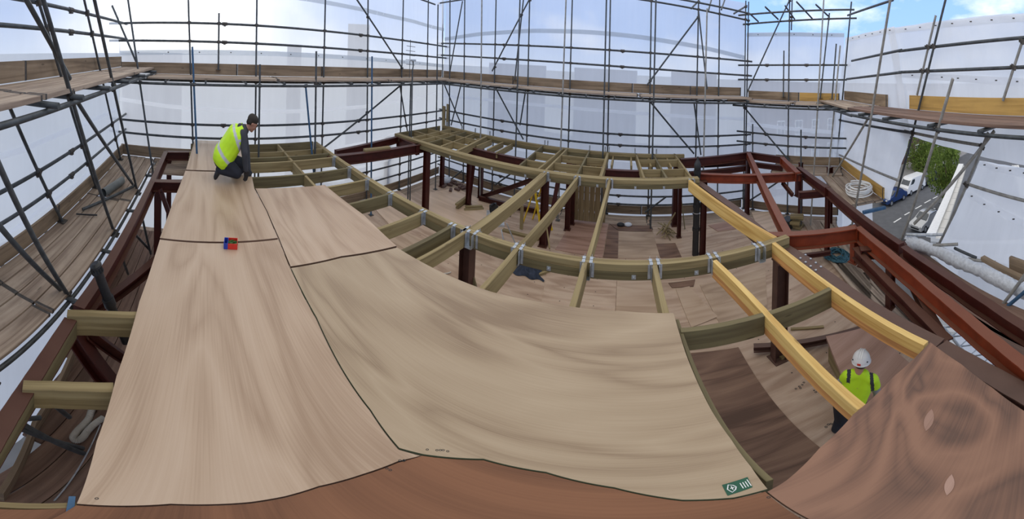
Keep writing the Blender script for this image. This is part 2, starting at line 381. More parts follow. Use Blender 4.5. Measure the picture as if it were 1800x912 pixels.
def place(o, org, parent=None):
    ORG[o.name] = Vector(org)
    if parent is not None: o.parent = parent; o.location = Vector(org) - ORG[parent.name]
    else: o.location = org
def tag(o, label, cat, group=None, kind=None):
    o['label'] = label; o['category'] = cat
    if group: o['group'] = group
    if kind: o['kind'] = kind
    return o
def struct(o, label=None):
    o['kind'] = 'structure'
    if label: o['label'] = label
    return o
def thing(name, org, label, cat, group=None):
    o = bpy.data.objects.new(name, None); COL.objects.link(o); o.empty_display_size = 0.1
    place(o, org); return tag(o, label, cat, group)
ORD = ['first', 'second', 'third', 'fourth', 'fifth', 'sixth', 'seventh', 'eighth', 'ninth', 'tenth', 'eleventh', 'twelfth', 'thirteenth',
       'fourteenth', 'fifteenth', 'sixteenth', 'seventeenth', 'eighteenth', 'nineteenth', 'twentieth', 'twenty-first', 'twenty-second', 'twenty-third', 'twenty-fourth']
DK = 1.75          # top of the new plywood deck
TJ = 1.73          # top of the joists
# ================================================================= lower floor (structure) and sheets lying on it
fl = MB().prism([(-.7, -3.2), (-.82, .8), (-1.66, 3.0), (-1.80, 5.8), (-1.80, 6.6), (7.6, 6.9), (8.75, 6.6), (8.2, -4.0), (6.6, -5.4), (5.2, -5.2), (2.05, -3.85), (1.1, -3.3), (0.3, -2.7), (0.2, -3.2)], -0.25, 0.0)
struct(fl.build('floor', PLYF, org=(0, 0, -0.25)))
def flat_sheet(px, z, label, mat, name='plywood_sheet', th=0.012, group='plywood sheets on the lower floor', cat='plywood sheet', edge=None):
    P = [Z(x, y, z) for x, y in px]; m = MB(); m.edge = 1
    m.prism(P, z - th, z); return tag(m.build(name, [mat, edge or mat], org=(P[0].x, P[0].y, z - th)), label, cat, group)
FS = [
 ([(1007, 384), (1069, 393), (1059, 452), (976, 438)], PLYS, 'pinkish plywood sheet on the lower floor in front of the boarded panel'),
 ([(1070, 394), (1087, 405), (1086, 453), (1060, 452)], PLYD, 'narrow dark brown plywood strip on the floor beside the pink sheet'),
 ([(1071, 393), (1145, 396), (1147, 406), (1088, 405)], PLYD, 'dark plywood strip on the floor along the far edge boards'),
 ([(1088, 406), (1148, 407), (1160, 452), (1087, 453)], PLYG, 'pale grey plywood sheet framed by two dark strips on the floor'),
 ([(1153, 428), (1187, 427), (1198, 451), (1161, 452)], PLYD, 'small dark square of plywood on the floor near the black pipe'),
 ([(1085, 489), (1150, 488), (1166, 549), (1082, 550)], PLY, 'light plywood square with screw dots below the long timber beam'),
 ([(962, 470), (1084, 490), (1081, 550), (950, 540)], PLYF, 'tan plywood sheet on the floor under the middle joists'),
 ([(1175, 497), (1222, 491), (1219, 503), (1181, 505)], PLYD, 'small reddish plywood offcut on the floor below the long timber beam'),
 ([(1188, 507), (1212, 503), (1262, 556), (1215, 575)], PLY, 'pale plywood strip on the floor right of the near deck corner'),
 ([(1230, 500), (1345, 470), (1350, 560), (1275, 585)], PLYG, 'greyish plywood sheet on the floor behind the near steel post'),
 ([(1214, 620), (1298, 610), (1452, 794), (1349, 866), (1300, 800)], PLYD, 'big dark brown striped plywood sheet on the floor right of the deck'),
 ([(1321, 373), (1354, 371), (1378, 413), (1338, 415)], PLYW, 'cream plywood sheet on the floor under the sloping red rafter'),
 ([(1245, 396), (1290, 386), (1320, 398), (1262, 406)], PLYS, 'thin pinkish plywood strip on the floor behind the yellow joist'),
 ([(756, 338), (800, 330), (905, 372), (840, 408), (745, 372)], PLYW, 'large pale plywood sheet on the floor in the far corner bay'),
 ([(640, 345), (700, 335), (760, 372), (690, 400)], PLYW, 'tan plywood sheet on the floor under the back left joists'),
 ([(600, 420), (690, 395), (790, 440), (750, 470)], PLYG, 'grey plywood sheet on the floor seen between the left joists'),
 ([(1405, 400), (1450, 396), (1490, 450), (1430, 445)], PLYF, 'tan plywood sheet on the floor under the low red beam at right'),
]
for i, (px, mt, lb) in enumerate(FS):
    flat_sheet(px, 0.012 + 0.0015 * (i % 3), lb, mt)

# stack of new sheets by the helmeted man (three sheets)
stk = [Z(x, y, 0.45) for x, y in [(1453, 590), (1531, 571), (1620, 652), (1512, 716)]]
for k in range(4):
    o = Vector((0.010 * (k % 2) - 0.004 * k, 0.012 * ((k + 1) % 2), 0)); z1 = 0.45 - k * 0.022
    m = MB(); m.prism([p + o for p in stk], z1 - 0.018, z1)
    tag(m.build('plywood_sheet', PLYS, org=(stk[0].x, stk[0].y, z1 - .018)),
        ['top', 'second', 'third', 'bottom'][k] + ' plywood sheet of the raised stack in front of the man in the white helmet', 'plywood sheet', 'stack of new plywood sheets')
for q, (a, b) in enumerate((((1462, 600), (1515, 690)), ((1528, 580), (1600, 660)))):
    p0, p1 = Z(*a, 0.36), Z(*b, 0.36); p0.z = p1.z = 0.36
    tag(MB().beam(p0, p1, 0.09, 0.35).build('bearer', TIM, bevel=.003), ['left', 'right'][q] + ' timber bearer under the stack of plywood sheets', 'timber')

# ================================================================= new plywood deck
DECK = [
 ([(135, 885), (170, 775), (205, 660), (245, 530), (281, 421), (489, 421), (497, 440), (509, 470), (555, 560), (600, 650), (650, 722), (700, 790), (738, 801),
   (700, 810), (640, 832), (560, 854), (500, 872), (440, 882), (300, 885)], PLY, 'long plywood sheet in the left foreground of the deck holding the tray of screws'),
 ([(281, 418), (303, 358), (326, 300), (441, 301), (447, 331), (468, 370), (488, 418)], PLY, 'plywood deck sheet behind the red and blue tray in front of the kneeling man'),
 ([(327, 298), (342, 246), (428, 248), (440, 299)], PLY, 'farthest plywood deck sheet under the kneeling man'),
 ([(449, 331), (571, 325), (640, 378), (697, 432), (600, 450), (511, 468), (491, 419), (470, 371)], PLY, 'plywood deck sheet right of the tray with the open joists at its far edge'),
 ([(512, 471), (600, 453), (698, 435), (780, 480), (865, 513), (930, 527), (1000, 538), (1100, 547), (1184, 550), (1205, 620), (1250, 720), (1285, 772), (1320, 820), (1349, 859),
   (1290, 874), (1200, 878), (1080, 856), (960, 829), (850, 806), (745, 798), (702, 787), (652, 720), (602, 648), (557, 558)], PLYC, 'big plywood deck sheet in the centre foreground with a green label'),
]
for px, mt, lb in DECK:
    flat_sheet(px, DK, lb, mt, th=0.022, group='plywood deck sheets', edge=PLYE if 'green label' in lb else PLYD)
def near(px, extra, lb, mt):
    P = [Z(x, y, DK - .004) for x, y in px] + [Vector((*e, DK)) for e in extra]; m = MB(); m.edge = 1
    m.prism(P, DK - 0.026, DK - .004); return tag(m.build('plywood_sheet', [mt, PLYD], org=(P[0].x, P[0].y, DK - .026)), lb, 'plywood sheet', 'plywood deck sheets')
near([(134, 888), (300, 888), (440, 885), (500, 875), (560, 857), (640, 835), (700, 813), (742, 801), (850, 809), (960, 832), (1080, 859), (1200, 881), (1290, 877), (1345, 864)],
     [(0.35, -0.45), (-0.3, -0.3), (-0.33, 0.2)], 'reddish plywood sheet at the very bottom of the photo underfoot', PLYQ)
near([(1349, 864), (1380, 846), (1440, 788), (1500, 728), (1570, 662), (1635, 601), (1690, 640), (1745, 682), (1800, 722), (1830, 745)],
     [(-0.35, -1.1), (-0.3, -0.32), (0.35, -0.47)], 'plywood sheet with swirling grain filling the right foreground', PLYR)
# boat-shaped veneer patches in the right foreground sheet, printed label on the centre sheet
def veneer(cx, cy, L, W, lean, lb):
    c = Z(cx, cy, DK - .0035); a = Z(cx + lean[0], cy + lean[1], DK) - c; a.z = 0; a.normalize(); b = Vector((-a.y, a.x, 0)); P = []
    for k in range(9):
        q = -1 + k / 4; P.append(c + a * q * L / 2 + b * (1 - q * q) * W / 2)
    for k in range(7, 0, -1):
        q = -1 + k / 4; P.append(c + a * q * L / 2 - b * (1 - q * q) * W / 2)
    m = MB(); m.prism(P, c.z - .002, c.z + .0015); return tag(m.build('veneer_patch', PLYS), lb, 'veneer patch', 'veneer patches')
veneer(1633, 738, 0.17, 0.045, (6, -25), 'upper boat-shaped veneer patch in the right foreground plywood sheet')
veneer(1669, 852, 0.13, 0.030, (5, -25), 'lower boat-shaped veneer patch in the right foreground plywood sheet')
lc = [Z(x, y, DK + .002) for x, y in [(1269, 852), (1314, 838), (1323, 856), (1279, 871)]]
lab = MB(); lab.prism(lc, DK + .0004, DK + .0022); lab = tag(lab.build('product_label', LBL, bevel=.0008), 'small dark green printed label on the corner of the centre deck sheet', 'label')
ex = (lc[1] - lc[0]); ey = (lc[0] - lc[3])
def lp(a, b): q = lc[3] + ex * a + ey * b; return Vector((q.x, q.y, DK + .0032))
tx = MB()
for k in range(4): tx.quad(lp(.60 + .1 * k, .2), lp(.635 + .1 * k, .2), lp(.635 + .1 * k, .8 if k == 3 else .7), lp(.60 + .1 * k, .8 if k == 3 else .7))
tx.build('printed_text', WHTP, lab)
lg = MB(); hx = [(.1, .5), (.2, .85), (.35, .7), (.42, .5), (.35, .3), (.2, .15)]
lg.tube([lp(*p) for p in hx], .0022, 5, closed=True); lg.tube([lp(.2, .5), lp(.35, .5)], .002, 5); lg.tube([lp(.27, .35), lp(.27, .65)], .002, 5); lg.build('printed_emblem', WHTP, lab)
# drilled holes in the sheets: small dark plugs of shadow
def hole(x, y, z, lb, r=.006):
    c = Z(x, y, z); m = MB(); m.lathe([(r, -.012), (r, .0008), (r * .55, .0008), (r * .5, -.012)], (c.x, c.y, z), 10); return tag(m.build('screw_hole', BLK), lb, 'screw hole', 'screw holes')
for i, (x, y) in enumerate([(751, 790), (768, 791), (774, 791), (779, 791), (787, 793)]):
    hole(x, y, DK, ORD[i] + ' dark screw hole from the left, in the row by the centre deck sheet')
for i, (x, y) in enumerate([(703, 809), (710, 809)]): hole(x, y, DK, ['left', 'right'][i] + ' dark screw hole of the pair at the end of the long left deck sheet')
for i, (x, y) in enumerate([(680, 823), (686, 826)]): hole(x, y, DK - .004, ['left', 'right'][i] + ' dark screw hole in the bottom sheet near its back edge')
hole(170, 876, DK, 'single screw hole at the left end of the long foreground sheet'); hole(1351, 874, DK - .004, 'single screw hole at the left end of the right foreground sheet')
hh = [(1399, 683), (1405, 679), (1410, 676), (1407, 682), (1413, 672), (1425, 662), (1431, 659), (1434, 689), (1452, 750), (1456, 746), (1461, 745)]
for i, (x, y) in enumerate(hh): hole(x, y, 0.002, ORD[i] + ' dark floor hole from the left, beside the helmeted man', .014)

# ================================================================= timber
def timber(px0, px1, w, h, lb, mat=TIM, z=TJ, name='timber_joist', grp='timber joists', cat='joist', orange=False, drop1=0):
    if isinstance(px0, list):
        P = [Z(*q, z) for q in px0]
        if len(P) == 3:          # a slight bow through three sighted points
            A, M_, B = P; k = (M_ - A).length / ((M_ - A).length + (B - M_).length); C_ = (M_ - A * (1 - k) ** 2 - B * k * k) / (2 * k * (1 - k))
            P = [A * (1 - q) ** 2 + C_ * 2 * q * (1 - q) + B * q * q for q in [i / 9 for i in range(10)]]
        c = P[len(P) // 2]
        if not orange: return tag(MB().pbeam(P, w, h).build(name, mat, bevel=.004), lb, cat, grp)
        t = thing(name, (c.x, c.y, z - h), lb, cat, grp); MB().pbeam(P, w, h * .58).build('upper_timber', mat, t, bevel=.004)
        o = MB().pbeam(P, w * .9, h * .40, 0, h * .585).build('lower_timber', TIMO, t, bevel=.004); o['label'] = 'orange-brown lower lamination'; return t
    p0 = Z(*px0, z) if not isinstance(px0, Vector) else px0; p1 = Z(*px1, z) if not isinstance(px1, Vector) else px1
    if orange:
        c = (p0 + p1) / 2; t = thing(name, (c.x, c.y, z - h), lb, cat, grp)
        MB().beam(p0, p1, w, h * .58).build('upper_timber', mat, t, bevel=.004); o = MB().beam(p0, p1, w * .9, h * .40, 0, h * .585).build('lower_timber', TIMO, t, bevel=.004)
        o['label'] = 'orange-brown lower lamination'; return t
    return tag(MB().beam(p0, p1, w, h).build(name, mat, bevel=.004), lb, cat, grp)
def strap(parent, p, t, w=.10, h=.16, name='joist_hanger'):
    """bent galvanised joist hanger at p on a beam face; t = direction of the joist away from the beam"""
    t = Vector(t).normalized(); n = Vector((-t.y, t.x, 0)); m = MB()
    for s in (-1, 1):
        m.beam(p + n * s * w * .55, p + n * s * w * .55 + t * .07, .003, h)
        m.beam(p + n * s * w * .55 - t * .055 + Vector((0, 0, .004)), p + n * s * w * .55 + t * .012 + Vector((0, 0, .004)), .038, .004)
        m.beam(p + n * s * w * .85 + t * .002, p + n * s * w * .85 + t * .006, .032, h)
    m.beam(p - n * .0 - Vector((0, 0, h)), p + t * .07 - Vector((0, 0, h)), w, .004)
    return m.build(name, GALV, parent)
def washer(parent, p, d):
    d = Vector(d).normalized(); m = MB(); m.beam(p, p + d * .006, .05, .05); m.tube([p - Vector((0, 0, .025)), p - Vector((0, 0, .025)) + d * .03], .011, 6)
    return m.build('bolt', GALV, parent)
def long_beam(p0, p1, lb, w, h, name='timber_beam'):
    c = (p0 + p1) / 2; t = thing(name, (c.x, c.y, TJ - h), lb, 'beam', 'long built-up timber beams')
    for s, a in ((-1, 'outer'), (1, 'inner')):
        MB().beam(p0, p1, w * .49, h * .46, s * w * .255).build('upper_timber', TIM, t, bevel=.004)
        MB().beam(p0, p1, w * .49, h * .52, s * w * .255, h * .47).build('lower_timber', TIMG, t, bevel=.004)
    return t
XB = 3.12
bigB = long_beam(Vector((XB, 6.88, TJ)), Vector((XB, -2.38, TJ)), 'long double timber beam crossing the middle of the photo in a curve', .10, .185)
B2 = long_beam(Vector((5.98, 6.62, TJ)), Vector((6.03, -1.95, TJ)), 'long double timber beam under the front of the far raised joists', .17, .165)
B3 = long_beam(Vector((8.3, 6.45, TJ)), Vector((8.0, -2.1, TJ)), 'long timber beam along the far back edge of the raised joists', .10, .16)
for y in (5.8, 3.5, 2.2, .75, -.25, -1.0): washer(bigB, Vector((XB - .051, y, TJ - .115)), (-1, 0, 0))
for y in (4.3, 3.0, 2.1, 1.5, .4, -.45, -1.1): washer(B2, Vector((5.913, y, TJ - .10)), (-1, 0, 0))
# near bay left of the long beam, joists running left-right
JL = [((546, 249), (436, 252)), ((563, 261), (436, 265)), ((577, 269), (436, 272)), ((585, 276), (436, 281)), ((612, 295), (437, 305)), ((645, 315), (560, 327)),
      ((682, 341), (610, 353)), ((742, 372), (655, 396)), ((794, 396), (700, 432)), ((819, 406), (725, 446))]
YJ = []
for i, (a, b) in enumerate(JL):
    pa = Z(*a, TJ); pb = Z(*b, TJ); ya = pa.y; YJ.append(ya)
    xl = -0.35 if i < 5 else 0.95
    yb = ya + (pb.y - pa.y) * (XB - .052 - xl) / max(XB - .052 - pb.x, .3) * .35
    timber(Vector((XB - .053, ya, TJ)), Vector((xl, yb, TJ)), .05 if i not in (8,) else .06, .175,
           ORD[i] + ' joist from the far end on the left side of the long middle beam', TIM if i % 2 else TIMG)
    if i >= 3: strap(bigB, Vector((XB - .051, ya, TJ + .002)), (-1, 0, 0), .06, .165)
# the pair of timbers lying front to back on the far left joists
p0 = Z(490, 252, TJ + .005); p1 = Z(550, 326, TJ + .005); p0.x = p1.x = (p0.x + p1.x) / 2
for i in range(len(YJ) - 1):
    if i > 4: break
    ya, yb = YJ[i] - .03, YJ[i + 1] + .03
    timber(Vector((p0.x, ya, TJ + .002)), Vector((p0.x, yb, TJ + .002)), .05, .2, ORD[i] + ' short noggin from the far end between the back left joists', TIM, name='noggin', cat='noggin', grp='noggins between the joists')
# joists from the long beam towards the camera, and on across to the second beam
def cross(px_at_big, px_at_2, lb, w=.055, mat=TIM):
    a = Z(*px_at_big, TJ); b = Z(*px_at_2, TJ)
    return timber(Vector((XB + .053, a.y, TJ)), Vector((5.91, b.y, TJ)), w, .165, lb, mat)
cross((825, 408), (958, 302), 'thick joist between the long beams, leftmost and nearest the far corner', .13)
cross((912, 433), (1017, 306), 'joist between the two long beams, second from the left')
cross((1033, 456), (1072, 310), 'joist between the two long beams, third from the left, running straight away')
for px, w in (((825, 408), .14), ((912, 433), .07), ((1033, 456), .07), ((1150, 458), .07), ((1253, 449), .07), ((1335, 432), .07)):
    q = Z(*px, TJ); strap(bigB, Vector((XB - .051, q.y, TJ + .002)), (-1, 0, 0), w + .01, .165); strap(bigB, Vector((XB + .051, q.y, TJ + .002)), (1, 0, 0), w + .01, .165)
for px in ((960, 303), (1017, 306), (1072, 310), (1213, 312)):
    q = Z(*px, TJ); strap(B2, Vector((5.91, q.y, TJ + .002)), (-1, 0, 0), .08, .15)
ya = Z(1372, 424, TJ); yb = Z(1212, 316, TJ)
timber(Vector((XB + .053, ya.y, TJ)), Vector((5.91, yb.y, TJ)), .06, .2, 'bright yellow joist from the end of the long beam back to the black pipe', TIMY, grp='yellow joists')
a = Z(1029, 458, TJ); b = Z(1000, 540, TJ); timber(Vector((XB - .053, a.y, TJ)), Vector((2.15, (a.y + b.y) / 2, TJ)), .06, .2, 'short joist from the long beam to the edge of the centre deck sheet', TIM)
a = Z(908, 437, TJ); b = Z(852, 500, TJ); timber(Vector((XB - .053, a.y, TJ)), Vector((2.1, b.y, TJ)), .06, .2, 'short joist below the second hanger from the left running under the deck', TIM)
a = Z(1150, 462, TJ); b = Z(1170, 549, TJ); timber(Vector((XB - .053, a.y, TJ)), Vector((2.15, b.y, TJ)), .06, .2, 'short joist with a yellow left face beside the corner of the centre deck sheet', TIM)
timber([(1256, 457), (1370, 574), (1516, 716)], None, .062, .2, 'long yellow joist passing in front of the man in the white helmet', TIMY, orange=True, grp='yellow joists')
timber([(1360, 426), (1470, 510), (1628, 603)], None, .062, .2, 'long yellow joist beside the brown steel beam on the right', TIMY, orange=True, grp='yellow joists')
timber((1196, 580), (1342, 552), .055, .2, 'greenish noggin from the deck corner to the yellow joist', TIMG, name='noggin', cat='noggin', grp='noggins between the joists')
timber((1348, 551), (1460, 506), .055, .2, 'greenish noggin between the two long yellow joists', TIMG, name='noggin', cat='noggin', grp='noggins between the joists')
# edge timber of the deck below the centre sheet's right side
timber(Vector((2.2, -.56, DK - .03)), Vector((.74, -.53, DK - .03)), .03, .18, 'dark green edge timber under the right side of the centre deck sheet', TIMG, z=DK - .03, name='edge_timber', cat='timber', grp=None)
timber([(40, 676), (93, 677), (147, 679), (200, 680)], None, .075, .2, 'double joist at the left edge above the ribbed hose', TIM, grp='left edge joists')
timber([(118, 549), (160, 550), (201, 552), (243, 553)], None, .075, .2, 'double joist at the left edge next to the black vent pipe', TIM, grp='left edge joists')
timber((-25, 884), (136, 887), .03, .1, 'thin yellow timber at the bottom left corner of the photo', TIM, grp=None, cat='timber', name='timber_batten')
cp = [Z(x, y, DK - .02) for x, y in [(-30, 893), (128, 892), (131, 925), (-30, 940)]]
m = MB(); m.prism(cp, DK - .04, DK - .02); tag(m.build('plywood_sheet', PLYQ), 'small reddish plywood piece in the bottom left corner', 'plywood sheet')
cp = [Z(x, y, DK - .015) for x, y in [(121, 872), (133, 872), (128, 915), (112, 915)]]
m = MB(); m.prism(cp, DK - .03, DK - .015); tag(m.build('metal_plate', TUBEB), 'small grey metal plate at the bottom left deck corner', 'plate')

# far raised grid between the second beam and the back beam
def g2(pa, pb, lb, w=.05, mat=TIM, h=.17):
    a = Z(*pa, TJ); b = Z(*pb, TJ); return timber(Vector((6.10, a.y, TJ)), Vector((8.1, b.y, TJ)), w, h, lb, mat)
FJ = [((707, 232), (778, 220)), ((727, 241), (798, 224)), ((740, 246), (814, 228)), ((751, 251), (824, 230)), ((770, 258), (838, 233)), ((800, 266), (860, 237)),
      ((911, 292), (960, 250)), ((945, 298), (992, 257)), ((958, 300), (999, 258)), ((1015, 305), (1037, 262)), ((1056, 309), (1069, 265)), ((1132, 311), (1118, 269)), ((1172, 312), (1148, 270)), ((1216, 312), (1187, 272))]
FY = []
for i, (a, b) in enumerate(FJ):
    pa, pb = Z(*a, TJ), Z(*b, TJ); FY.append((pa.y, pb.y))
    g2(a, b, ORD[i] + ' joist from the left of the far raised joists behind the second long beam', .07 if i in (5, 10) else .05, TIM if i % 3 else TIMG)
def nog(i, j, fr, lb):
    (a0, a1), (b0, b1) = FY[i], FY[j]; x = 6.07 + 2.03 * fr
    timber(Vector((x, a0 + (a1 - a0) * fr - .03, TJ)), Vector((x, b0 + (b1 - b0) * fr + .03, TJ)), .045, .16, lb, TIM, name='noggin', cat='noggin', grp='noggins in the far raised joists')
k = 0
for i in range(5):
    for fr in (.33, .67): nog(i, i + 1, fr, ORD[k] + ' noggin from the left among the corner joists in the far left raised grid'); k += 1
k = 0
for (i, j, frs) in ((6, 7, (.25, .62)), (8, 9, (.3, .65)), (9, 10, (.3, .65)), (11, 12, (.3, .7)), (12, 13, (.3, .7))):
    for fr in frs: nog(i, j, fr, ORD[k] + ' noggin from the left among the far right raised joists'); k += 1
# posts of the roof edge: short blue-grey clips standing on the back beam
for i, (x, y) in enumerate([(783, 216), (810, 220), (834, 224), (860, 232), (958, 248), (963, 249), (1037, 258), (1064, 261), (1071, 261), (1116, 266), (1147, 267), (1153, 268)]):
    d_ = ray(x, y); q = Vector((8.18, 8.18 * d_.y / d_.x, TJ)); q.x = 8.06 + .0275 * (q.y + 2.1); m = MB().beam(q + Vector((-.02, 0, .12)), q + Vector((.02, 0, .12)), .035, .14)
    tag(m.build('hanger_clip', GALV), ORD[i] + ' from the left of the metal clips standing along the far back beam', 'clip', 'metal clips on the back beam')

# ================================================================= steel frame
def steel(p0, p1, w, h, lb, mat=RED, name='steel_beam', cat='steel beam', grp='red steel frame', up=(0, 0, 1), plates=True, tf=.016):
    if isinstance(p0, list): plates = False
    m = MB().ibeam(p0, p1, w, h, tf, .012, up); o = tag(m.build(name, mat, bevel=.002), lb, cat, grp)
    if plates:
        t = (p1 - p0).normalized()
        for s, p in ((1, p0), (-1, p1)):
            q = MB().beam(p + t * s * .001, p + t * s * .013, w * 1.02, h * 1.04, 0, -h * .02, up); q.build('end_plate', mat, o)
    return o
def post(p, ztop, w, lb, mat=RED, rot=0.0, zb=0.0):
    """H-section column with base plate"""
    t = thing('steel_post', (p.x, p.y, zb), lb, 'steel post', 'red steel posts')
    u = (sin(rot), cos(rot), 0); MB().ibeam(Vector((p.x, p.y, ztop)), Vector((p.x, p.y, zb + .012)), w, w, .014, .01, u).build('column', mat, t, bevel=.002)
    MB().box((p.x - u[0] * w / 2, p.y - u[1] * w / 2, zb + .008), w * 1.35, w * 1.35, .016).build('base_plate', mat, t)
    MB().box((p.x - u[0] * w / 2, p.y - u[1] * w / 2, ztop + .008), w * 1.1, w * 1.1, .016).build('cap_plate', mat, t)
    return t
PS = [  # x px, base y px, width, top, label
 (744, 371, .16, 1.55, 'red steel post under the left corner of the far raised joists'), (774, 327, .13, 1.5, 'slim red steel post in the far corner behind the left joists'),
 (820, 359, .14, 1.5, 'red steel post with timber offcuts at its foot'), (841, 347, .14, 1.5, 'red steel post left of the low diagonal brace'),
 (949, 430, .17, 1.56, 'red steel post behind the yellow stepladder'), (993, 403, .14, 1.56, 'red steel post left of the boarded panel'),
 (1002, 394, .12, 1.56, 'slim red steel post touching the boarded panel'), (1181, 396, .17, 1.56, 'red steel post behind the bundle of timber laths'),
 (1190, 417, .10, 1.56, 'narrow red steel post beside the bundle of timber laths'), (1230, 448, .13, 1.56, 'red steel post next to the tall black pipe'),
 (1358, 633, .17, 1.53, 'big dark red steel post under the end of the long beam'), (806, 594, .17, 1.53, 'dark red steel post below the long beam at the deck edge'),
 (1310, 377, .13, 1.5, 'red steel post at the far right corner of the frame'), (1404, 386, .11, 1.5, 'slim red steel post in the far right by the timber blocks'),
 (1454, 398, .15, 1.5, 'red steel post at the right carrying the sloping edge beam'), (1451, 452, .10, 1.35, 'short red steel post below the low beam at right'),
 (551, 356, .13, 1.5, 'red steel post under the red beam near the back left sheeting'), (676, 330, .12, 1.5, 'slim red steel post under the back left red beam')]
POST = {}
for x, y, w, zt, lb in PS:
    q = Z(x, y, 0.0); POST[x] = q
    post(q, zt, w, lb, REDD if x in (1358, 806) else RED, 0.0 if x not in (1358, 1454) else .2)
def zp(x, y, z): return Z(x, y, z)
S = steel
S(zp(575, 274, 1.68), zp(752, 250, 1.68), .16, .2, 'red steel beam from the back left joists to the far raised joists', RED)
S(zp(590, 264, 1.68), zp(705, 238, 1.68), .12, .16, 'red steel beam behind, parallel to the back left red beam', RED)
tag(MB().beam(zp(640, 262, 1.72), zp(685, 257, 1.72), .12, .06).build('timber_offcut', TIM, bevel=.003), 'timber offcut lying on the back left red beam', 'timber')
S(zp(700, 240, 1.68), zp(735, 254, 1.68), .14, .24, 'short red steel beam with a bolt at the left end of the far raised joists', RED)
S(zp(817, 256, 1.62), zp(938, 282, 1.62), .12, .16, 'red steel beam seen through the gap in the far raised joists', RED)
S(zp(1052, 296, 1.62), zp(1125, 300, 1.62), .12, .16, 'short red steel beam seen through the far right raised joists', RED)
for i, (x, y) in enumerate([(823, 250), (838, 256), (857, 262), (873, 267), (1075, 290), (1110, 291), (1144, 292), (1180, 293)]):
    a = zp(x, y, 1.66); tag(MB().beam(a, Vector((8.12, a.y - .03, a.z)), .05, .14).build('noggin', TIM, bevel=.003), ORD[i] + ' from the left of the short timbers behind the red beam in the far grid', 'noggin', 'short timbers behind the red beam')
def brace(pxa, za, pxb, zb, w, lb, mat=RED, up=(0, 0, 1), Ra=None, Rb=None):
    a = zp(*pxa, za) if Ra is None else D(*pxa, Ra); b = zp(*pxb, zb) if Rb is None else D(*pxb, Rb)
    return steel(a, b, w, w, lb, mat, 'steel_brace', 'steel brace', 'red steel braces', up, False)
Rq = lambda q: hypot(q.x, q.y)
brace((834, 288), 0, (825, 357), 0, .09, 'leaning red brace beside the post with offcuts', RED, (1, 0, 0), Rq(POST[820]) + .1, Rq(POST[820]) - .05)
brace((846, 342), 0, (938, 310), 0, .11, 'low diagonal red brace below the far raised joists', RED, (0, 0, 1), Rq(POST[841]), 7.2)
brace((982, 315), 0, (958, 437), 0, .10, 'leaning red brace next to the yellow stepladder', RED, (1, 0, 0), Rq(POST[949]) + .5, Rq(POST[949]) + .03)
tag(MB().beam(D(816, 430, Rq(POST[806]) + .1), D(838, 520, Rq(POST[806]) - .05), .09, .05, 0, 0, (1, .3, 0)).build('timber_prop', TIMG, bevel=.003), 'leaning timber prop beside the dark post below the deck edge', 'timber')
S(zp(843, 344, .14), zp(945, 366, .14), .10, .12, 'low red steel rail along the floor behind the far posts', RED)
# right-hand frame
S(zp(1196, 279, 1.72), zp(1316, 267, 1.72), .12, .20, 'far right red eaves beam, uppermost of three running to the corner', RED)
S(zp(1200, 285, 1.56), zp(1310, 280, 1.56), .12, .13, 'far right red eaves beam, second of three running to the corner', RED)
S(zp(1212, 302, 1.40), zp(1310, 291, 1.40), .12, .13, 'far right red eaves beam, lowest of three running to the corner', RED)
S(zp(1317, 267, 1.72), zp(1376, 275, 1.72), .12, .17, 'short red eaves beam right of the far right corner', RED)
S(zp(1318, 284, 1.50), zp(1376, 291, 1.50), .12, .12, 'lower short red beam right of the far right corner', RED)
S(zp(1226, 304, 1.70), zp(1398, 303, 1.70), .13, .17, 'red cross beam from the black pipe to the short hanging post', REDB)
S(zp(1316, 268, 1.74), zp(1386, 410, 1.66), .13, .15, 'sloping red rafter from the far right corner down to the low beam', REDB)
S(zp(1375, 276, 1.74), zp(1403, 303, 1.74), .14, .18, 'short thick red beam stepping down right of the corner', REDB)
S(zp(1404, 293, 1.72), zp(1455, 329, 1.72), .14, .17, 'short red edge beam between the hanging post and right post', RED)
S(zp(1404, 337, 1.55), zp(1452, 333, 1.55), .11, .13, 'short red tie beam into the right post', RED)
post(zp(1399, 345, 1.25), 1.70, .13, 'short hanging red post at the end of the cross beam', RED, .2, 1.25)
S(zp(1376, 318, 1.52), zp(1394, 340, 1.36), .07, .08, 'small diagonal red strut by the hanging post', RED)
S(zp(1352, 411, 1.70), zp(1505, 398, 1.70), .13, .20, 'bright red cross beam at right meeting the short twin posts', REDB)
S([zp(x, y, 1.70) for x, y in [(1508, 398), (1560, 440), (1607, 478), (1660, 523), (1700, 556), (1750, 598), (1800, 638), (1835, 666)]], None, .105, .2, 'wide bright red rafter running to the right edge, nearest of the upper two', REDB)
S(zp(1455, 329, 1.72), zp(1585, 428, 1.72), .10, .17, 'red edge beam from the right post to the joint above the street', RED)
S([zp(x, y, 1.72) for x, y in [(1588, 432), (1640, 467), (1680, 493), (1740, 533), (1800, 572), (1835, 596)]], None, .10, .17, 'dark red edge beam running to the right edge below the rolled plastic', RED)
S(zp(1512, 437, 1.55), zp(1592, 426, 1.55), .12, .14, 'short red tie between the two right rafters', RED)
S([zp(x, y, 1.50) for x, y in [(1503, 434), (1545, 476), (1590, 520), (1630, 560), (1668, 597)]], None, .10, .15, 'lower dark red rafter sloping down to the brown beam', RED)
S(zp(1584, 440, 1.60), zp(1655, 585, 1.42), .10, .12, 'thin red strut under the right rafters', RED, plates=False)
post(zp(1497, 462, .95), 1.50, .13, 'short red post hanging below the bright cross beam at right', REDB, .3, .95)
post(zp(1513, 470, .95), 1.50, .13, 'second short red post hanging below the rafter joint', RED, .3, .95)
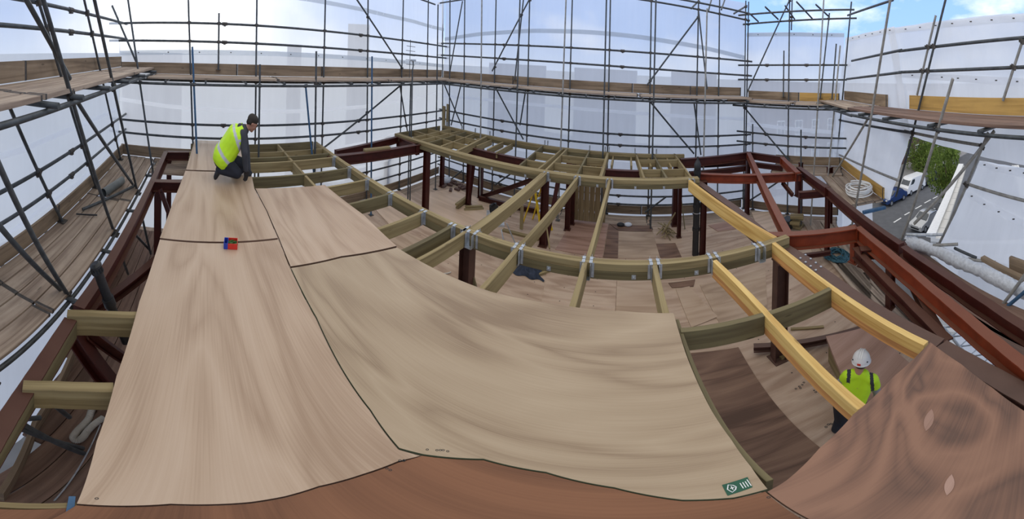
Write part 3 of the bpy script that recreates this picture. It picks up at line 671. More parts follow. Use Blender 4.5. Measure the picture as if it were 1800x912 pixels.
post(zp(1560, 542, .35), 1.40, .12, 'red post standing on the plank floor under the lower right rafter', RED, .3, .35)
bb0, bb1 = zp(1212, 312, 1.60), zp(1655, 606, 1.60)
br = S([zp(x, y, 1.60) for x, y in [(1214, 310), (1240, 328), (1289, 363), (1343, 409), (1418, 457), (1459, 488), (1548, 549), (1600, 579), (1650, 605)]], None, .17, .2, 'long wide brown steel beam from the black pipe to the right foreground', REDD)
for i in range(8):
    q = zp(1407 + (i // 2) * 9 + (i % 2) * 9, 455 + (i // 2) * 7 - (i % 2) * 6, 1.60); m = MB(); m.tube([q - Vector((0, 0, .004)), q + Vector((0, 0, .014))], .016, 6); m.build('bolt_head', GALV, br)
S([zp(x, y, 1.60) for x, y in [(1652, 606), (1700, 634), (1750, 662), (1800, 690), (1850, 716)]], None, .17, .2, 'brown steel beam continuing past the right foreground sheet', REDD)
S(zp(1325, 607, .16), zp(1528, 570, .16), .09, .1, 'thin dark red steel rail on the floor behind the plywood stack', REDD, plates=False)
S(zp(1395, 448, .3), zp(1460, 440, .3), .08, .09, 'thin red rail near the floor under the bright cross beam', RED, plates=False)
# left-hand frame
L0, L1 = zp(292, 265, 1.70), zp(138, 540, 1.70)
S(L0, L1, .105, .2, 'red steel edge beam along the left walkway', RED)
S(zp(292, 266, 1.70), zp(345, 266, 1.70), .13, .16, 'red steel beam behind the far deck sheet at the left corner', RED)
S(zp(268, 317, 1.70), zp(320, 318, 1.70), .13, .16, 'red cross beam tying the left edge beam to the deck', RED)
lt0, lt1 = zp(124, 560, 1.70), zp(-30, 800, 1.70)
t = steel([zp(124 - 22 * i, 560 + 34.5 * i, 1.70) for i in range(8)], None, .105, .2, 'red steel edge beam packed with green timber in the left foreground', RED)
d = (lt1 - lt0).normalized(); n = Vector((-d.y, d.x, 0)); n = n if n.x > 0 else -n
o = MB().pbeam([zp(124 - 22 * i, 560 + 34.5 * i, 1.70) + n * .035 for i in range(8)], .034, .165, 0, .018).build('timber_packing', TIMG, t, bevel=.003); o['label'] = 'greenish timber filling the side of the beam'
for (x, y, zb, lb) in ((285, 385, .1, 'red steel post below the left edge beam near the far corner'), (297, 340, .2, 'red steel post under the left cross beam')):
    pass
lq = zp(276, 320, 1.5); post(Vector((lq.x + .05, lq.y - .1, 0)), 1.5, .13, 'red steel post below the cross beam at the left')
lq = zp(298, 272, 1.5); post(Vector((lq.x, lq.y, 0)), 1.5, .12, 'red steel post below the far left corner of the frame')
brace((285, 330), 0, (300, 372), 0, .08, 'short diagonal red brace under the left cross beam', RED, (1, 0, 0), 4.9, 4.75)
brace((288, 440), 1.45, (150, 545), .9, .11, 'red brace running from the vent pipe up under the deck', RED, (0, 0, 1))
a = zp(140, 582, 1.45); b = zp(205, 672, .9); steel(a, b, .13, .13, 'thick dark red brace under the left edge joist', RED, 'steel_brace', 'steel brace', 'red steel braces', (0, 0, 1), False)
a = zp(165, 580, 1.42); b = zp(225, 625, .95); steel(a, b, .09, .09, 'thinner dark red brace behind the thick one at the left', RED, 'steel_brace', 'steel brace', 'red steel braces', (0, 0, 1), False)
# vertical boarded panel below the far beam
q0, q1 = Z(1005, 392, 0), Z(1064, 392, 0); q0.x = q1.x = (q0.x + q1.x) / 2
t = thing('boarded_panel', ((q0.x + q1.x) / 2, (q0.y + q1.y) / 2, 0), 'upright brown boarded timber panel standing below the far beam', 'panel')
for k in range(6):
    ya = q0.y + (q1.y - q0.y) * (k + .01) / 6; yb = q0.y + (q1.y - q0.y) * (k + .97) / 6
    m = MB(); m.beam(Vector((q0.x, (ya + yb) / 2, .05)), Vector((q0.x, (ya + yb) / 2, 1.56)), abs(yb - ya), .03, 0, 0, (-1, 0, 0)); m.build('board', wood('panel_board', (.30, .22, .11), (.235, .165, .08), (.14, .095, .045), .7, .4, 7, 4, 120) if k == 0 else MATS['panel_board'], t, bevel=.003)
for z in (.25, 1.25): MB().beam(Vector((q0.x + .05, q0.y, z)), Vector((q0.x + .05, q1.y, z)), .04, .09).build('batten', TIM, t)
# ================================================================= scaffold faces
WL = Wall((-2.38, -1.2), (-2.38, 7.25), 'left'); WA = Wall((-2.45, 7.25), (9.05, 7.1), 'back left'); WB = Wall((9.05, 7.1), (8.6, -4.5), 'back right')
WC = Wall((8.6, -4.5), (6.05, -7.0), 'far right'); WR = Wall((6.05, -7.0), (3.43, -5.6), 'right'); WS = Wall((3.43, -5.6), (-0.9, -4.2), 'near right')
LINES = []     # (p0, p1) of the horizontals and diagonals, for the couplers
STDS = []
R_T = 0.0242
def coupler_mesh():
    m = MB(); m.tube([(0, 0, -.03), (0, 0, .03)], .034, 8); m.box((.036, 0, 0), .03, .05, .055); m.box((-.03, .012, 0), .035, .03, .05)
    m.tube([(.045, -.03, 0), (.045, .05, 0)], .008, 6); m.box((.045, .05, 0), .022, .012, .022)
    return m.mesh('coupler', Vector((0, 0, 0)), [COUP])
CPM = coupler_mesh()
def tubeobj(name, pts, lb, cat, grp, mat=TUBE, r=R_T):
    pts = [Vector(p) for p in pts]
    m = MB(); m.tube(pts, r, 10); m2 = m
    o = m2.build(name, mat, org=pts[0], smooth=True); return tag(o, lb, cat, grp)
def ledger(p0, p1, lb, name='ledger', grp='scaffold ledgers and guard rails', mat=TUBE, sleeve=None):
    o = tubeobj(name, [p0, p1], lb, 'scaffold tube', grp, mat); LINES.append((Vector(p0), Vector(p1)))
    for f in (sleeve or []):
        q = Vector(p0).lerp(Vector(p1), f); d = (Vector(p1) - Vector(p0)).normalized()
        c = MB(); c.tube([q - d * .07, q + d * .07], .034, 8); c.box(q - Vector((0, 0, .034)), .06, .06, .03, atan2(d.y, d.x)); c.build('sleeve_coupler', COUP, o)
    return o
def rail(wall, z0, z1, off, lb, a0=None, a1=None, **k):
    return ledger(wall.at(-.25 if a0 is None else a0, off, z0), wall.at(wall.L + .2 if a1 is None else a1, off, z1), lb, **k)
# guard rails and lower ledgers, one tube each run
RA = [(WA, 4.12, 4.06, 'top guard rail'), (WA, 3.76, 3.70, 'middle guard rail'), (WA, 2.12, 2.05, 'upper lower-lift rail'), (WA, 1.85, 1.77, 'lower lower-lift rail'),
      (WB, 4.16, 4.00, 'top guard rail'), (WB, 3.79, 3.62, 'middle guard rail'), (WB, 2.08, 2.05, 'upper lower-lift rail'), (WB, 1.80, 1.79, 'lower lower-lift rail'), (WB, .52, .50, 'near-floor upper rail'), (WB, .28, .28, 'near-floor lower rail'),
      (WC, 3.89, 3.95, 'top guard rail'), (WC, 3.51, 3.58, 'middle guard rail'), (WC, 2.13, 2.09, 'upper lower-lift rail'), (WC, 1.86, 1.84, 'lower lower-lift rail'),
      (WL, 3.95, 4.12, 'top guard rail'), (WL, 3.73, 3.80, 'middle guard rail'), (WL, 2.22, 2.21, 'upper lower-lift rail'), (WL, 1.88, 1.88, 'lower lower-lift rail')]
for w_, z0, z1, nm in RA:
    rail(w_, z0, z1, .12, nm + ' along the ' + w_.name + ' sheeting', sleeve=[.27, .62])
for (z, nm) in ((.75, 'floor-level upper rail'), (.45, 'floor-level lower rail')):
    rail(WA, z, z, .12, nm + ' along the back left sheeting', a0=3.0)
ledger(WR.on(1497, 107, .12), WR.on(1585, 88, .12), 'top guard rail of the right sheeting near the corner'); ledger(WS.on(1580, 90, .12), WS.on(1800, 66, .12) + WS.t * .6, 'top guard rail of the near right sheeting')
ledger(WR.on(1488, 139, .12), WR.on(1585, 127, .12), 'middle guard rail of the right sheeting near the corner'); ledger(WS.on(1580, 127, .12), WS.on(1800, 118, .12) + WS.t * .6, 'middle guard rail of the near right sheeting')
ledger(WR.on(1475, 211, .12), WR.on(1600, 233, .12), 'tube below the right platform near the corner'); ledger(WS.on(1590, 230, .12), WS.on(1728, 256, .12), 'tube below the near right platform over the street gap', mat=TUBEL)
ledger(WR.on(1467, 268, .12), WR.on(1579, 317, .12), 'tube across the white sheet left of the street gap', mat=TUBEL); ledger(WS.on(1700, 323, .12), WS.on(1800, 358, .12) + WS.t * .5, 'tube across the white sheet right of the street gap', mat=TUBEL)

# ---- standards: (wall, inset, top px, bottom px, foot z, top z, extra)
def std(wall, off, a, b, zb, zt, lb, mat=TUBE, plate=True):
    p, q = wall.on(*a, off), wall.on(*b, off); d = p - q
    k0 = (zb - q.z) / d.z if zb is not None else 0.0; k1 = (zt - q.z) / d.z if zt is not None else 1.0
    o = tubeobj('standard', [q + d * k0, q + d * k1], lb, 'scaffold pole', 'scaffold standards', mat)
    STDS.append((o, q + d * k0, q + d * k1))
    if plate and zb is not None and zb > -.2:
        c = MB(); f = q + d * k0; c.box(f + Vector((0, 0, .004)), .13, .13, .008); c.build('base_plate', COUP, o)
    return o
def seq(wall, rows, side):
    for i, r in enumerate(rows):
        a, b, off, zb, zt = r[:5]; mat = r[5] if len(r) > 5 else TUBE
        std(wall, off, a, b, zb, zt, '%s scaffold pole from the left %s' % (ORD[i], side), mat)
OUT, INN = .16, .98
seq(WL, [((16, 186), (103, 376), OUT, 1.36, 3.2), ((67, 0), (165, 318), OUT, 1.36, 4.75), ((0, 294), (122, 522), INN, 1.0, 3.1), ((76, 0), (197, 398), INN, 1.2, 4.9),
         ((148, 0), (211, 275), OUT, 1.36, 5.2), ((166, 0), (240, 330), INN, 1.2, 5.4)], 'along the left sheeting')
seq(WA, [((225, 0), (267, 290), INN, 1.2, 5.6), ((331, 0), (339, 247), OUT, .0, 5.6), ((338, 82), (345, 245), INN, 1.0, None, TUBEB), ((385, 23), (384, 110), OUT, 3.2, None),
         ((451.6, 0), (448.5, 250), OUT, 0, 5.6), ((457, 113), (455, 248), INN, 1.0, None), ((537, 148), (546, 245), INN, 1.2, None, TUBEB), ((556, 90), (554, 247), INN, .0, None),
         ((572, 0), (566, 260), OUT, 0, 5.6), ((647, 0), (645, 255), OUT, 0, 5.6), ((654, 99), (653, 253), INN, .0, None, TUBEB), ((703, 151), (716, 230), OUT, 1.0, None),
         ((709, 0), (704, 230), OUT, 0, 5.6), ((722, 148), (720, 230), INN, 0, None), ((725, 122), (723, 229), INN + .1, 0, None), ((753, 0), (751, 125), OUT, 0, 5.6), ((770, 8), (767, 220), INN, 0, None)],
    'along the back left sheeting')
seq(WB, [((778, 0), (778, 200), .08, 0, 5.6), ((791, 0), (790, 217), .6, 0, 5.6), ((817, 0), (815, 224), OUT, 0, 5.6), ((847, 0), (845, 215), INN, 0, 5.6, TUBEL), ((872, 0), (867, 240), OUT, 0, 5.6),
         ((914, 0), (907, 245), INN, 0, 5.6), ((931, 0), (926, 240), OUT, 0, 5.6), ((920, 0), (907, 120), OUT, 3.2, 5.6), ((995, 0), (986, 250), INN, 0, 5.6, TUBEL), ((1006, 0), (999, 252), OUT, 0, 5.6),
         ((1066, 0), (1060, 260), INN, 0, 5.6), ((1073, 0), (1068, 262), OUT, 0, 5.6), ((1145, 0), (1141, 262), OUT, 0, 5.6), ((1153, 0), (1147, 262), INN, 0, 5.6),
         ((1228, 0), (1223, 270), OUT, 0, 5.6), ((1243, 15), (1237, 270), INN, 0, None, TUBEL), ((1265, 0), (1262, 270), OUT, 0, 5.6), ((1311, 0), (1308, 266), .2, 0, 5.6)], 'along the back right sheeting')
seq(WC, [((1316, 0), (1311, 263), .1, 0, 5.6), ((1323, 218), (1323, 267), OUT, 0, None), ((1378, 89), (1377, 166), OUT, 3.1, None), ((1388, 0), (1385, 280), OUT, 0, 5.6), ((1392.5, 0), (1391, 53), OUT, None, 5.6),
         ((1408, 228), (1408, 283), INN, 0, None), ((1448, 0), (1431, 296), INN, 0, 5.6, TUBEL), ((1458, 23), (1442, 170), OUT, 3.1, None), ((1470, 77), (1463, 167), .5, 3.1, None), ((1477, 80), (1457, 293), INN, .9, None, TUBEL)],
    'along the far right corner sheeting')
seq(WR, [((1497, 0), (1470, 287), .14, 1.3, 5.4), ((1565, 0), (1515, 302), INN, 1.0, 5.2, TUBEL)], 'along the right sheeting')
seq(WS, [((1645, 27), (1612, 167), OUT, None, None, TUBEL), ((1662, 0), (1575, 345), OUT, None, 5.0), ((1675, 138), (1598, 385), INN, 1.3, None, TUBEL), ((1797, 73), (1763, 177), OUT, None, None, TUBEL), ((1737, 233), (1655, 420), OUT, 1.0, None, TUBEL)],
    'along the near right sheeting')
# ---- diagonal braces
def diag(wall, off, a, b, lb, mat=TUBE):
    p, q = wall.on(*a, off), wall.on(*b, off); LINES.append((p, q)); return tubeobj('diagonal_brace', [p, q], lb, 'scaffold tube', 'scaffold diagonal braces', mat)
DG = [(WL, .9, (43, -6), (123, 138), 'diagonal tube above the left platform'), (WL, .9, (127, 165), (238, 330), 'diagonal tube below the left platform'),
      (WL, .9, (-10, 386), (122, 522), 'diagonal tube in the left foreground meeting the pole foot'),
      (WA, .9, (197, 10), (239, 108), 'short diagonal tube above the back left corner'), (WA, .2, (625, -4), (707, 120), 'long diagonal tube high on the back left sheeting'),
      (WA, .2, (566, 262), (703, 151), 'long diagonal tube low on the back left sheeting'), (WB, .3, (813, 2), (790, 131), 'steep diagonal tube high beside the far corner'),
      (WB, .3, (780, 146), (813, 224), 'left tube of the crossed pair low beside the far corner'), (WB, .5, (811, 146), (793, 220), 'right tube of the crossed pair low beside the far corner'),
      (WB, .2, (930, 0), (865, 125), 'long diagonal tube high left on the back right sheeting'), (WB, .2, (870, 152), (920, 245), 'diagonal tube low left on the back right sheeting'), (WB, .4, (925, 152), (914, 220), 'steep tube low left on the back right sheeting'),
      (WB, .2, (1227, 30), (1137, 150), 'long diagonal tube high right on the back right sheeting'), (WB, .2, (1140, 175), (1220, 270), 'diagonal tube low right on the back right sheeting'),
      (WB, .5, (1228, 20), (1243, 157), 'steep tube high right on the back right sheeting'), (WB, .5, (1220, 180), (1232, 272), 'steep tube low right on the back right sheeting'),
      (WB, .3, (1172, 345), (1134, 373), 'short diagonal tube near the floor below the far raised joists'), (WB, .3, (812, 300), (789, 318), 'lower steep tube seen under the far corner joists'), (WB, .4, (905, 300), (870, 325), 'diagonal tube seen under the far raised joists'),
      (WC, .2, (1388, 0), (1313, 163), 'diagonal tube high on the far right corner sheeting'), (WC, .2, (1308, 188), (1388, 283), 'diagonal tube low on the far right corner sheeting'),
      (WC, .3, (1370, 318), (1318, 352), 'diagonal tube seen under the red cross beam at the far right'),
      (WR, .7, (1529, 203), (1456, 321), 'diagonal tube in front of the right white sheet')]
for w_, off, a, b, lb in DG: diag(w_, off, a, b, lb, TUBEL if w_ in (WR, WS) else TUBE)
p, q = WS.on(1748, 230, .5), WS.on(1607, 393, .9); LINES.append((p, q)); tubeobj('diagonal_brace', [p, q], 'long diagonal tube in front of the street gap', 'scaffold tube', 'scaffold diagonal braces', TUBEL)
# ---- high tubes across the top right corner
def hi(wall, off, a, b, lb): ledger(wall.on(*a, off), wall.on(*b, off), lb, grp='high tubes at the top right corner')
hi(WB, .15, (1118, -2), (1315, 36), 'lower high tube along the top of the back right sheeting'); hi(WB, .6, (1185, -3), (1318, 24), 'upper high tube along the top of the back right sheeting')
hi(WC, .15, (1306, 43), (1506, 32), 'lower high tube along the top of the far right corner'); hi(WC, .6, (1298, 27), (1502, 17), 'upper high tube along the top of the far right corner')
hi(WR, .3, (1490, 27), (1570, 0), 'high tube rising to the top edge at the right'); hi(WB, .3, (770, 6), (830, -3), 'short high tube at the far corner'); hi(WA, .4, (737, -2), (765, 8), 'short high tube left of the far corner')
for i, (a, b) in enumerate([((1345, 12), (1368, 34)), ((1380, 10), (1397, 34)), ((1400, 3), (1428, 33)), ((1434, 8), (1458, 30)), ((1268, 17), (1275, -3)), ((1290, 24), (1313, 10)), ((1318, 24), (1333, 38)), ((1245, 20), (1251, -2)), ((1215, 15), (1228, 2))]):
    w_ = WC if a[0] > 1316 else WB; ledger(w_.on(*a, .75), w_.on(*b, .05), ORD[i] + ' short cross tube in the high lattice at the top right', name='transom', grp='short high cross tubes')

# ---- middle platforms: boards, toe boards, transoms, inner ledgers
def plank(p0, p1, wid, lb, mat=BRD, th=.038, bands=True, name='scaffold_board', grp='scaffold boards', cat='scaffold board'):
    o = tag(MB().beam(p0, p1, wid, th).build(name, mat, bevel=.003), lb, cat, grp)
    if bands:
        t = (Vector(p1) - Vector(p0)).normalized()
        for p, s in ((Vector(p0), 1), (Vector(p1), -1)): MB().beam(p + t * s * .002 + Vector((0, 0, .0015)), p + t * s * .03 + Vector((0, 0, .0015)), wid * 1.01, th + .003).build('end_band', COUP, o)
    return o
PLACE = ['at the left end', 'in the middle', 'at the right end']
def platform(wall, z, cuts, nm, lb, offs=(.2, .43, .66, .89), toe=True, toemat=TOE, toes=None, mat=BRD, h=.22, trans=None, lower=False):
    for r, off in enumerate(offs):
        for c in range(len(cuts) - 1):
            a0, a1 = cuts[c] + random.uniform(-.06, .06), cuts[c + 1] + random.uniform(-.06, .02)
            ps = '' if len(cuts) == 2 else (' ' + (PLACE[c] if len(cuts) == 4 else PLACE[2 * c] if len(cuts) == 3 else ORD[c] + ' length from the left'))
            plank(wall.at(a0, off, z + random.uniform(0, .006)), wall.at(a1 - .02, off, z + random.uniform(0, .006)), .212, ORD[r] + ' board from the sheeting, ' + lb + ps, mat)
    if toe:
        tc_ = toes or cuts
        for c in range(len(tc_) - 1):
            tm = toemat[c % len(toemat)] if isinstance(toemat, list) else toemat
            t0, t1 = wall.at(tc_[c] + .004, .075, z + h + .01), wall.at(tc_[c + 1] - .004, .075, z + h + .01)
            o = tag(MB().beam(t0, t1, .038, h).build('toe_board', tm, bevel=.003), (ORD[c] + ' toe board from the left on the ' if len(tc_) > 2 else 'toe board on the ') + lb, 'toe board', 'toe boards')
            d = (t1 - t0).normalized(); m = MB(); m.beam(t1 - d * .04 + Vector((0, 0, .001)), t1 - d * .002 + Vector((0, 0, .001)), .041, h + .002); m.build('end_band', COUP, o)
    if trans:
        for i, a in enumerate(trans):
            ledger(wall.at(a, -.02, z - .065), wall.at(a, 1.14, z - .065), ORD[i] + ' short cross tube from the left under the ' + lb, name='transom', grp='short cross tubes under the platforms')
        for off, s in ((.14, 'outer'), (1.0, 'inner')): ledger(wall.at(-.1, off, z - .115), wall.at(wall.L + .1, off, z - .115), s + ' long tube carrying the ' + lb)
def fr(n, a, b): return [a + (b - a) * i / n for i in range(n + 1)]
platform(WL, 3.22, [-1.0, 3.2, 6.3, 8.4], 'l', 'left middle platform', toes=[0.0, 4.05, 8.2], trans=[3.2, 3.7, 4.5, 5.4, 6.6, 7.9], h=.2)
platform(WA, 3.09, [1.1, 4.3, 7.7, 11.4], 'a', 'back left middle platform', toes=[.1, 3.35, 5.85, 11.3], trans=fr(11, .6, 11.0))
platform(WB, 3.07, [.1, 3.9, 7.8, 11.5], 'b', 'back right middle platform', toes=[.1, 3.4, 7.6, 9.55, 11.4], trans=fr(13, .4, 11.2))
platform(WC, 3.00, [-.3, 1.9, 3.6], 'c', 'far right corner middle platform', toes=[.15, 2.0, 3.4], toemat=[TOE, TOEY], trans=[.3, 1.0, 1.7, 2.4, 3.1])
platform(WR, 3.07, [.2, 3.1], 'r', 'right middle platform', toemat=TOE, trans=[.5, 1.3, 2.1, 2.7], mat=BRD)
platform(WS, 3.08, [-.3, 4.6], 's', 'near right middle platform', toemat=TOEY, toes=[.85, 4.6], trans=[.4, 1.2, 2.3, 3.2, 4.0], mat=BRDR)
# ---- lower walkways
platform(WL, 1.35, [-.6, 3.3, 6.0, 8.35], 'l', 'left lower walkway', toes=[.2, 4.9, 8.4], toemat=TOE, trans=[.9, 2.4, 3.6, 4.6, 5.8, 7.4])
platform(WA, 1.35, [1.15, 2.9], 'a', 'back left lower walkway', toes=[.1, 3.1])
platform(WC, 1.36, [1.2, 3.5], 'c', 'far right lower walkway', toemat=TOE, toes=[1.2, 3.45])
platform(WR, 1.33, [-.1, 2.95], 'r', 'right lower walkway by the hose coil', toemat=TOEY)
platform(WB, .0, [.3, 5.4, 8.2, 11.4], 'b', 'floor strip below the back right sheeting', toes=[.1, 4.2, 8.0, 11.5], offs=(.3, .53, .76), mat=BRD)
platform(WA, .0, [4.0, 7.5, 11.2], 'a', 'floor strip below the back left sheeting', toes=[3.6, 7.6, 11.3], offs=(.3, .53), mat=BRD)
platform(WC, .0, [.2, 3.4], 'c', 'floor strip below the far right corner', toes=[.1, 3.4], offs=(.3, .53, .76, .99, 1.22), mat=BRD)
# right lower deck of old boards outside the red edge beam
for r in range(4):
    a, b = Z(1600 + 0 - r * 4, 432 + r * 9, 1.0), Z(1830, 566 + r * 22, 1.0)
    plank(a, b, .2, ORD[r] + ' old board from the sheeting on the low right walkway beside the rolled plastic', BRDR)
# old planks on the roof below the left deck edge
for r in range(8):
    x = -1.62 + r * .2; y0 = max(-.3, .62 + (-.92 - x) * 3.0)
    plank(Vector((x, y0, .035)), Vector((x, 6.4, .035)), .19, ORD[r] + ' dark reddish plank from the left on the lower floor left of the deck', BRDR, bands=False, grp='old planks on the lower floor')
tag(MB().pbeam([Z(x, y, .26) for x, y in [(236, 368), (210, 435), (186, 497), (135, 596), (60, 742), (0, 866)]], .04, .26).build('toe_board', TOE), 'upright edge board on the lower floor below the left edge beam', 'toe board')
# planks below the right frame
for r in range(9):
    a, b = Z(1440 + r * 7 - 30, 382 + r * 1.5, .06), Z(1560 + r * 17, 560 + r * 9, .06)
    plank(a, b, .15, ORD[r] + ' grey plank from the left on the floor below the right steel frame', BRD, bands=False, grp='grey planks on the floor at right')

# ---- couplers where poles and tubes meet
def seg_dist(p1, q1, p2, q2):
    d1, d2, r = q1 - p1, q2 - p2, p1 - p2; a, e, f = d1.dot(d1), d2.dot(d2), d2.dot(r); c, b = d1.dot(r), d1.dot(d2); den = a * e - b * b
    s = max(0, min(1, (b * f - c * e) / den)) if den > 1e-9 else 0; t = max(0, min(1, (b * s + f) / e)); s = max(0, min(1, (b * t - c) / a))
    u, v = p1 + d1 * s, p2 + d2 * t; return (u - v).length, u, v
for o, p, q in STDS:
    done = []
    for a, b in LINES:
        dd, u, v = seg_dist(p, q, a, b)
        if dd < .075 and all((u - k).length > .09 for k in done):
            done.append(u); c = bpy.data.objects.new('coupler', CPM); COL.objects.link(c)
            c.rotation_mode = 'QUATERNION'; c.rotation_quaternion = (q - p).to_track_quat('Z', 'X'); c.parent = o; c.location = u - p

# ================================================================= plastic sheeting
def uvm(a, z): return (a, z)
def sheet(wall, a0, a1, zt0, zt1, zb, lb, bands=(), mat=SHEET, nx=26, nz=14, off=-.02):
    rows = []
    rs = random.Random(len(lb))
    ph = rs.uniform(0, 6)
    for i in range(nz + 1):
        row = []
        for j in range(nx + 1):
            fx = j / nx; a = a0 + (a1 - a0) * fx; z = zb + (zt0 + (zt1 - zt0) * fx - zb) * i / nz
            row.append(wall.at(a, off - .05 * abs(sin(a * 1.55 + ph)) - .02 * sin(z * 3.1 + a * 2.3), z))
        rows.append(row)
    m = MB(); m.grid(rows, lambda i, j: (a0 + (a1 - a0) * j / nx, i * .5)); o = m.build('plastic_sheeting', mat, org=wall.at((a0 + a1) / 2, 0, zb), smooth=True)
    tag(o, lb, 'plastic sheeting', 'scaffold sheeting')
    for z0, z1, zm, h in bands:
        b = MB(); R = [[], []]
        for j in range(nx + 1):
            f = j / nx; a = a0 + (a1 - a0) * f; z = z0 + (z1 - z0) * f + (zm - (z0 + z1) / 2) * 4 * f * (1 - f)
            for k in (0, 1): R[k].append(wall.at(a, off + .012 - .05 * abs(sin(a * 1.55 + ph)) - .02 * sin(z * 3.1 + a * 2.3), z + (k - .5) * h))
        b.grid(R, lambda i, j: (j * .3, i)); b.build('seam_band', BANDG if z0 > 3.4 else BAND, o, smooth=True)
        for j in range(2, nx, 3):
            q = R[0][j].lerp(R[1][j], .5) + wall.n * .02
            if z0 == 3.5 or z0 == 4.72: MB().box(q, .035, .01, .02, atan2(wall.t.y, wall.t.x) + .5).build('toggle', COUP, o)
    return o
sheet(WL, -.6, 8.45, 5.3, 5.3, -3.0, 'translucent plastic sheeting along the left side', [(2.75, 2.35, 2.5, .07), (1.5, 1.5, 1.6, .07)])
sheet(WA, 0, 11.5, 5.6, 5.6, -3.0, 'bright translucent sheeting on the back left side with the sun behind', [(2.52, 2.62, 2.35, .085), (1.45, 1.85, 1.4, .06), (3.5, 3.45, 3.55, .1), (4.9, 4.6, 4.75, .1), (.8, .9, .85, .08)], nx=40)
sheet(WB, 0, 11.6, 5.6, 5.6, -3.0, 'translucent sheeting on the back right side', [(4.3, 4.1, 4.5, .11), (2.5, 2.45, 2.6, .085), (1.3, 1.4, 1.35, .07), (.15, .2, .18, .1)], nx=40)
sheet(WC, 0, 3.55, 4.78, 4.78, -3.0, 'translucent sheeting across the far right corner', [(2.33, 2.2, 2.28, .1), (4.72, 4.72, 4.72, .1)], nx=16)
def sheet_px(wall, px, lb, mat=SHEET, zext=None, bands=()):
    P = [wall.on(x, y, -.01) for x, y in px]; return P
def poly_sheet(wall, corners, lb, nx=14, nz=10, off=-.01, bands=()):
    """four corners tl, tr, br, bl on the wall plane"""
    tl, tr, br_, bl = corners; rows = []
    for i in range(nz + 1):
        f = i / nz; A = bl.lerp(tl, f); B = br_.lerp(tr, f)
        rows.append([A.lerp(B, j / nx) - wall.n * (.03 * abs(sin(j * 1.1)) + .015 * sin(i * 1.7 + j)) for j in range(nx + 1)])
    m = MB(); m.grid(rows, lambda i, j: (j * .3, i * .3)); o = m.build('plastic_sheeting', SHEETW, org=bl, smooth=True); tag(o, lb, 'plastic sheeting', 'scaffold sheeting')
    for f in bands:
        R = [[], []]
        for j in range(nx + 1):
            for k in (0, 1):
                ff = f + (k - .5) * .05; R[k].append(bl.lerp(tl, ff).lerp(br_.lerp(tr, ff), j / nx) + wall.n * .012 - wall.n * (.03 * abs(sin(j * 1.1))))
        b = MB(); b.grid(R, lambda i, j: (j * .3, i)); b.build('seam_band', BAND, o, smooth=True)
        for j in range(1, nx, 2): MB().box(R[0][j].lerp(R[1][j], .5) + wall.n * .02, .04, .01, .016, atan2(wall.t.y, wall.t.x) + .6).build('toggle', COUP, o)
    return o
E_ = lambda w_, v, k: v + w_.t * k
poly_sheet(WR, (WR.on(1487, 66, -.01), WR.on(1572, 46, -.01), WR.on(1600, 240, -.01), WR.on(1470, 205, -.01)), 'upper white sheeting on the right near the corner', bands=(.97,))
poly_sheet(WS, (WS.on(1560, 50, -.01), E_(WS, WS.on(1800, 26, -.01), .9), E_(WS, WS.on(1800, 300, -.01), .9), WS.on(1590, 236, -.01)), 'upper white sheeting over the near right platform', nx=20, bands=(.965, .55))
poly_sheet(WR, (WR.on(1470, 200, -.01), WR.on(1602, 233, -.01), WR.on(1563, 352, -.01), WR.on(1462, 300, -.01)), 'white sheet hanging left of the street gap', bands=(.02,))
poly_sheet(WS, (WS.on(1722, 283, -.01), E_(WS, WS.on(1800, 302, -.01), .9), E_(WS, WS.on(1800, 640, -.01), .5), WS.on(1640, 450, -.01)), 'white sheet hanging right of the street gap', bands=(.72, .98))
poly_sheet(WR, (WR.at(-.1, 0, 1.25), WR.at(2.2, 0, 1.25), WR.at(2.2, 0, -3.0), WR.at(-.1, 0, -3.0)), 'white sheet hanging below the right lower walkway')
poly_sheet(WS, (WS.at(2.1, .0, .95), WS.at(4.6, 0, .95), WS.at(4.6, .3, -2.6), WS.at(2.1, .3, -2.6)), 'white sheet hanging below the low right walkway')
# rolled sheet lying along the low right walkway
pts = [Z(x, y, 1.12) for x, y in [(1592, 424), (1620, 431), (1655, 445), (1690, 462), (1725, 476), (1765, 496), (1812, 520), (1850, 545)]]
m = MB(); rr = random.Random(3); fine = []
for i in range(len(pts) - 1):
    for k in range(8): fine.append(pts[i].lerp(pts[i + 1], k / 8))
rad = [.088 + .014 * rr.random() + .010 * sin(k * .37) + .006 * sin(k * 1.7) for k in range(len(fine))]
m.tube(fine, rad, 14); tag(m.build('plastic_roll', ROLL, org=fine[0], smooth=True), 'long roll of crumpled clear plastic lying along the right walkway', 'plastic roll')
# ================================================================= small things
# tray of screws on the deck
q = Z(406, 433, DK); t = thing('screw_tray', (q.x, q.y, DK), 'small red and blue tray of green-lidded fixings lying on the deck', 'tray')
rz = -.15; R3 = Matrix.Rotation(rz, 3, 'Z')
def tb(mb, c, s): mb.box(Vector((q.x, q.y, DK)) + R3 @ Vector(c), *s, rz)
m = MB(); tb(m, (.02, 0, .004), (.11, .12, .008))
for c, s in (((.02, -.058, .033), (.11, .006, .06)), ((.02, .058, .033), (.11, .006, .06)), ((.073, 0, .033), (.006, .12, .06))): tb(m, c, s)
m.build('red_box', REDP, t, bevel=.002)
m = MB(); tb(m, (-.058, 0, .004), (.045, .12, .008))
for c, s in (((-.058, -.058, .033), (.045, .006, .06)), ((-.058, .058, .033), (.045, .006, .06)), ((-.079, 0, .033), (.006, .12, .06)), ((-.036, 0, .033), (.006, .12, .06))): tb(m, c, s)
m.build('blue_box', BLUP, t, bevel=.002)
rr = random.Random(5); m = MB()
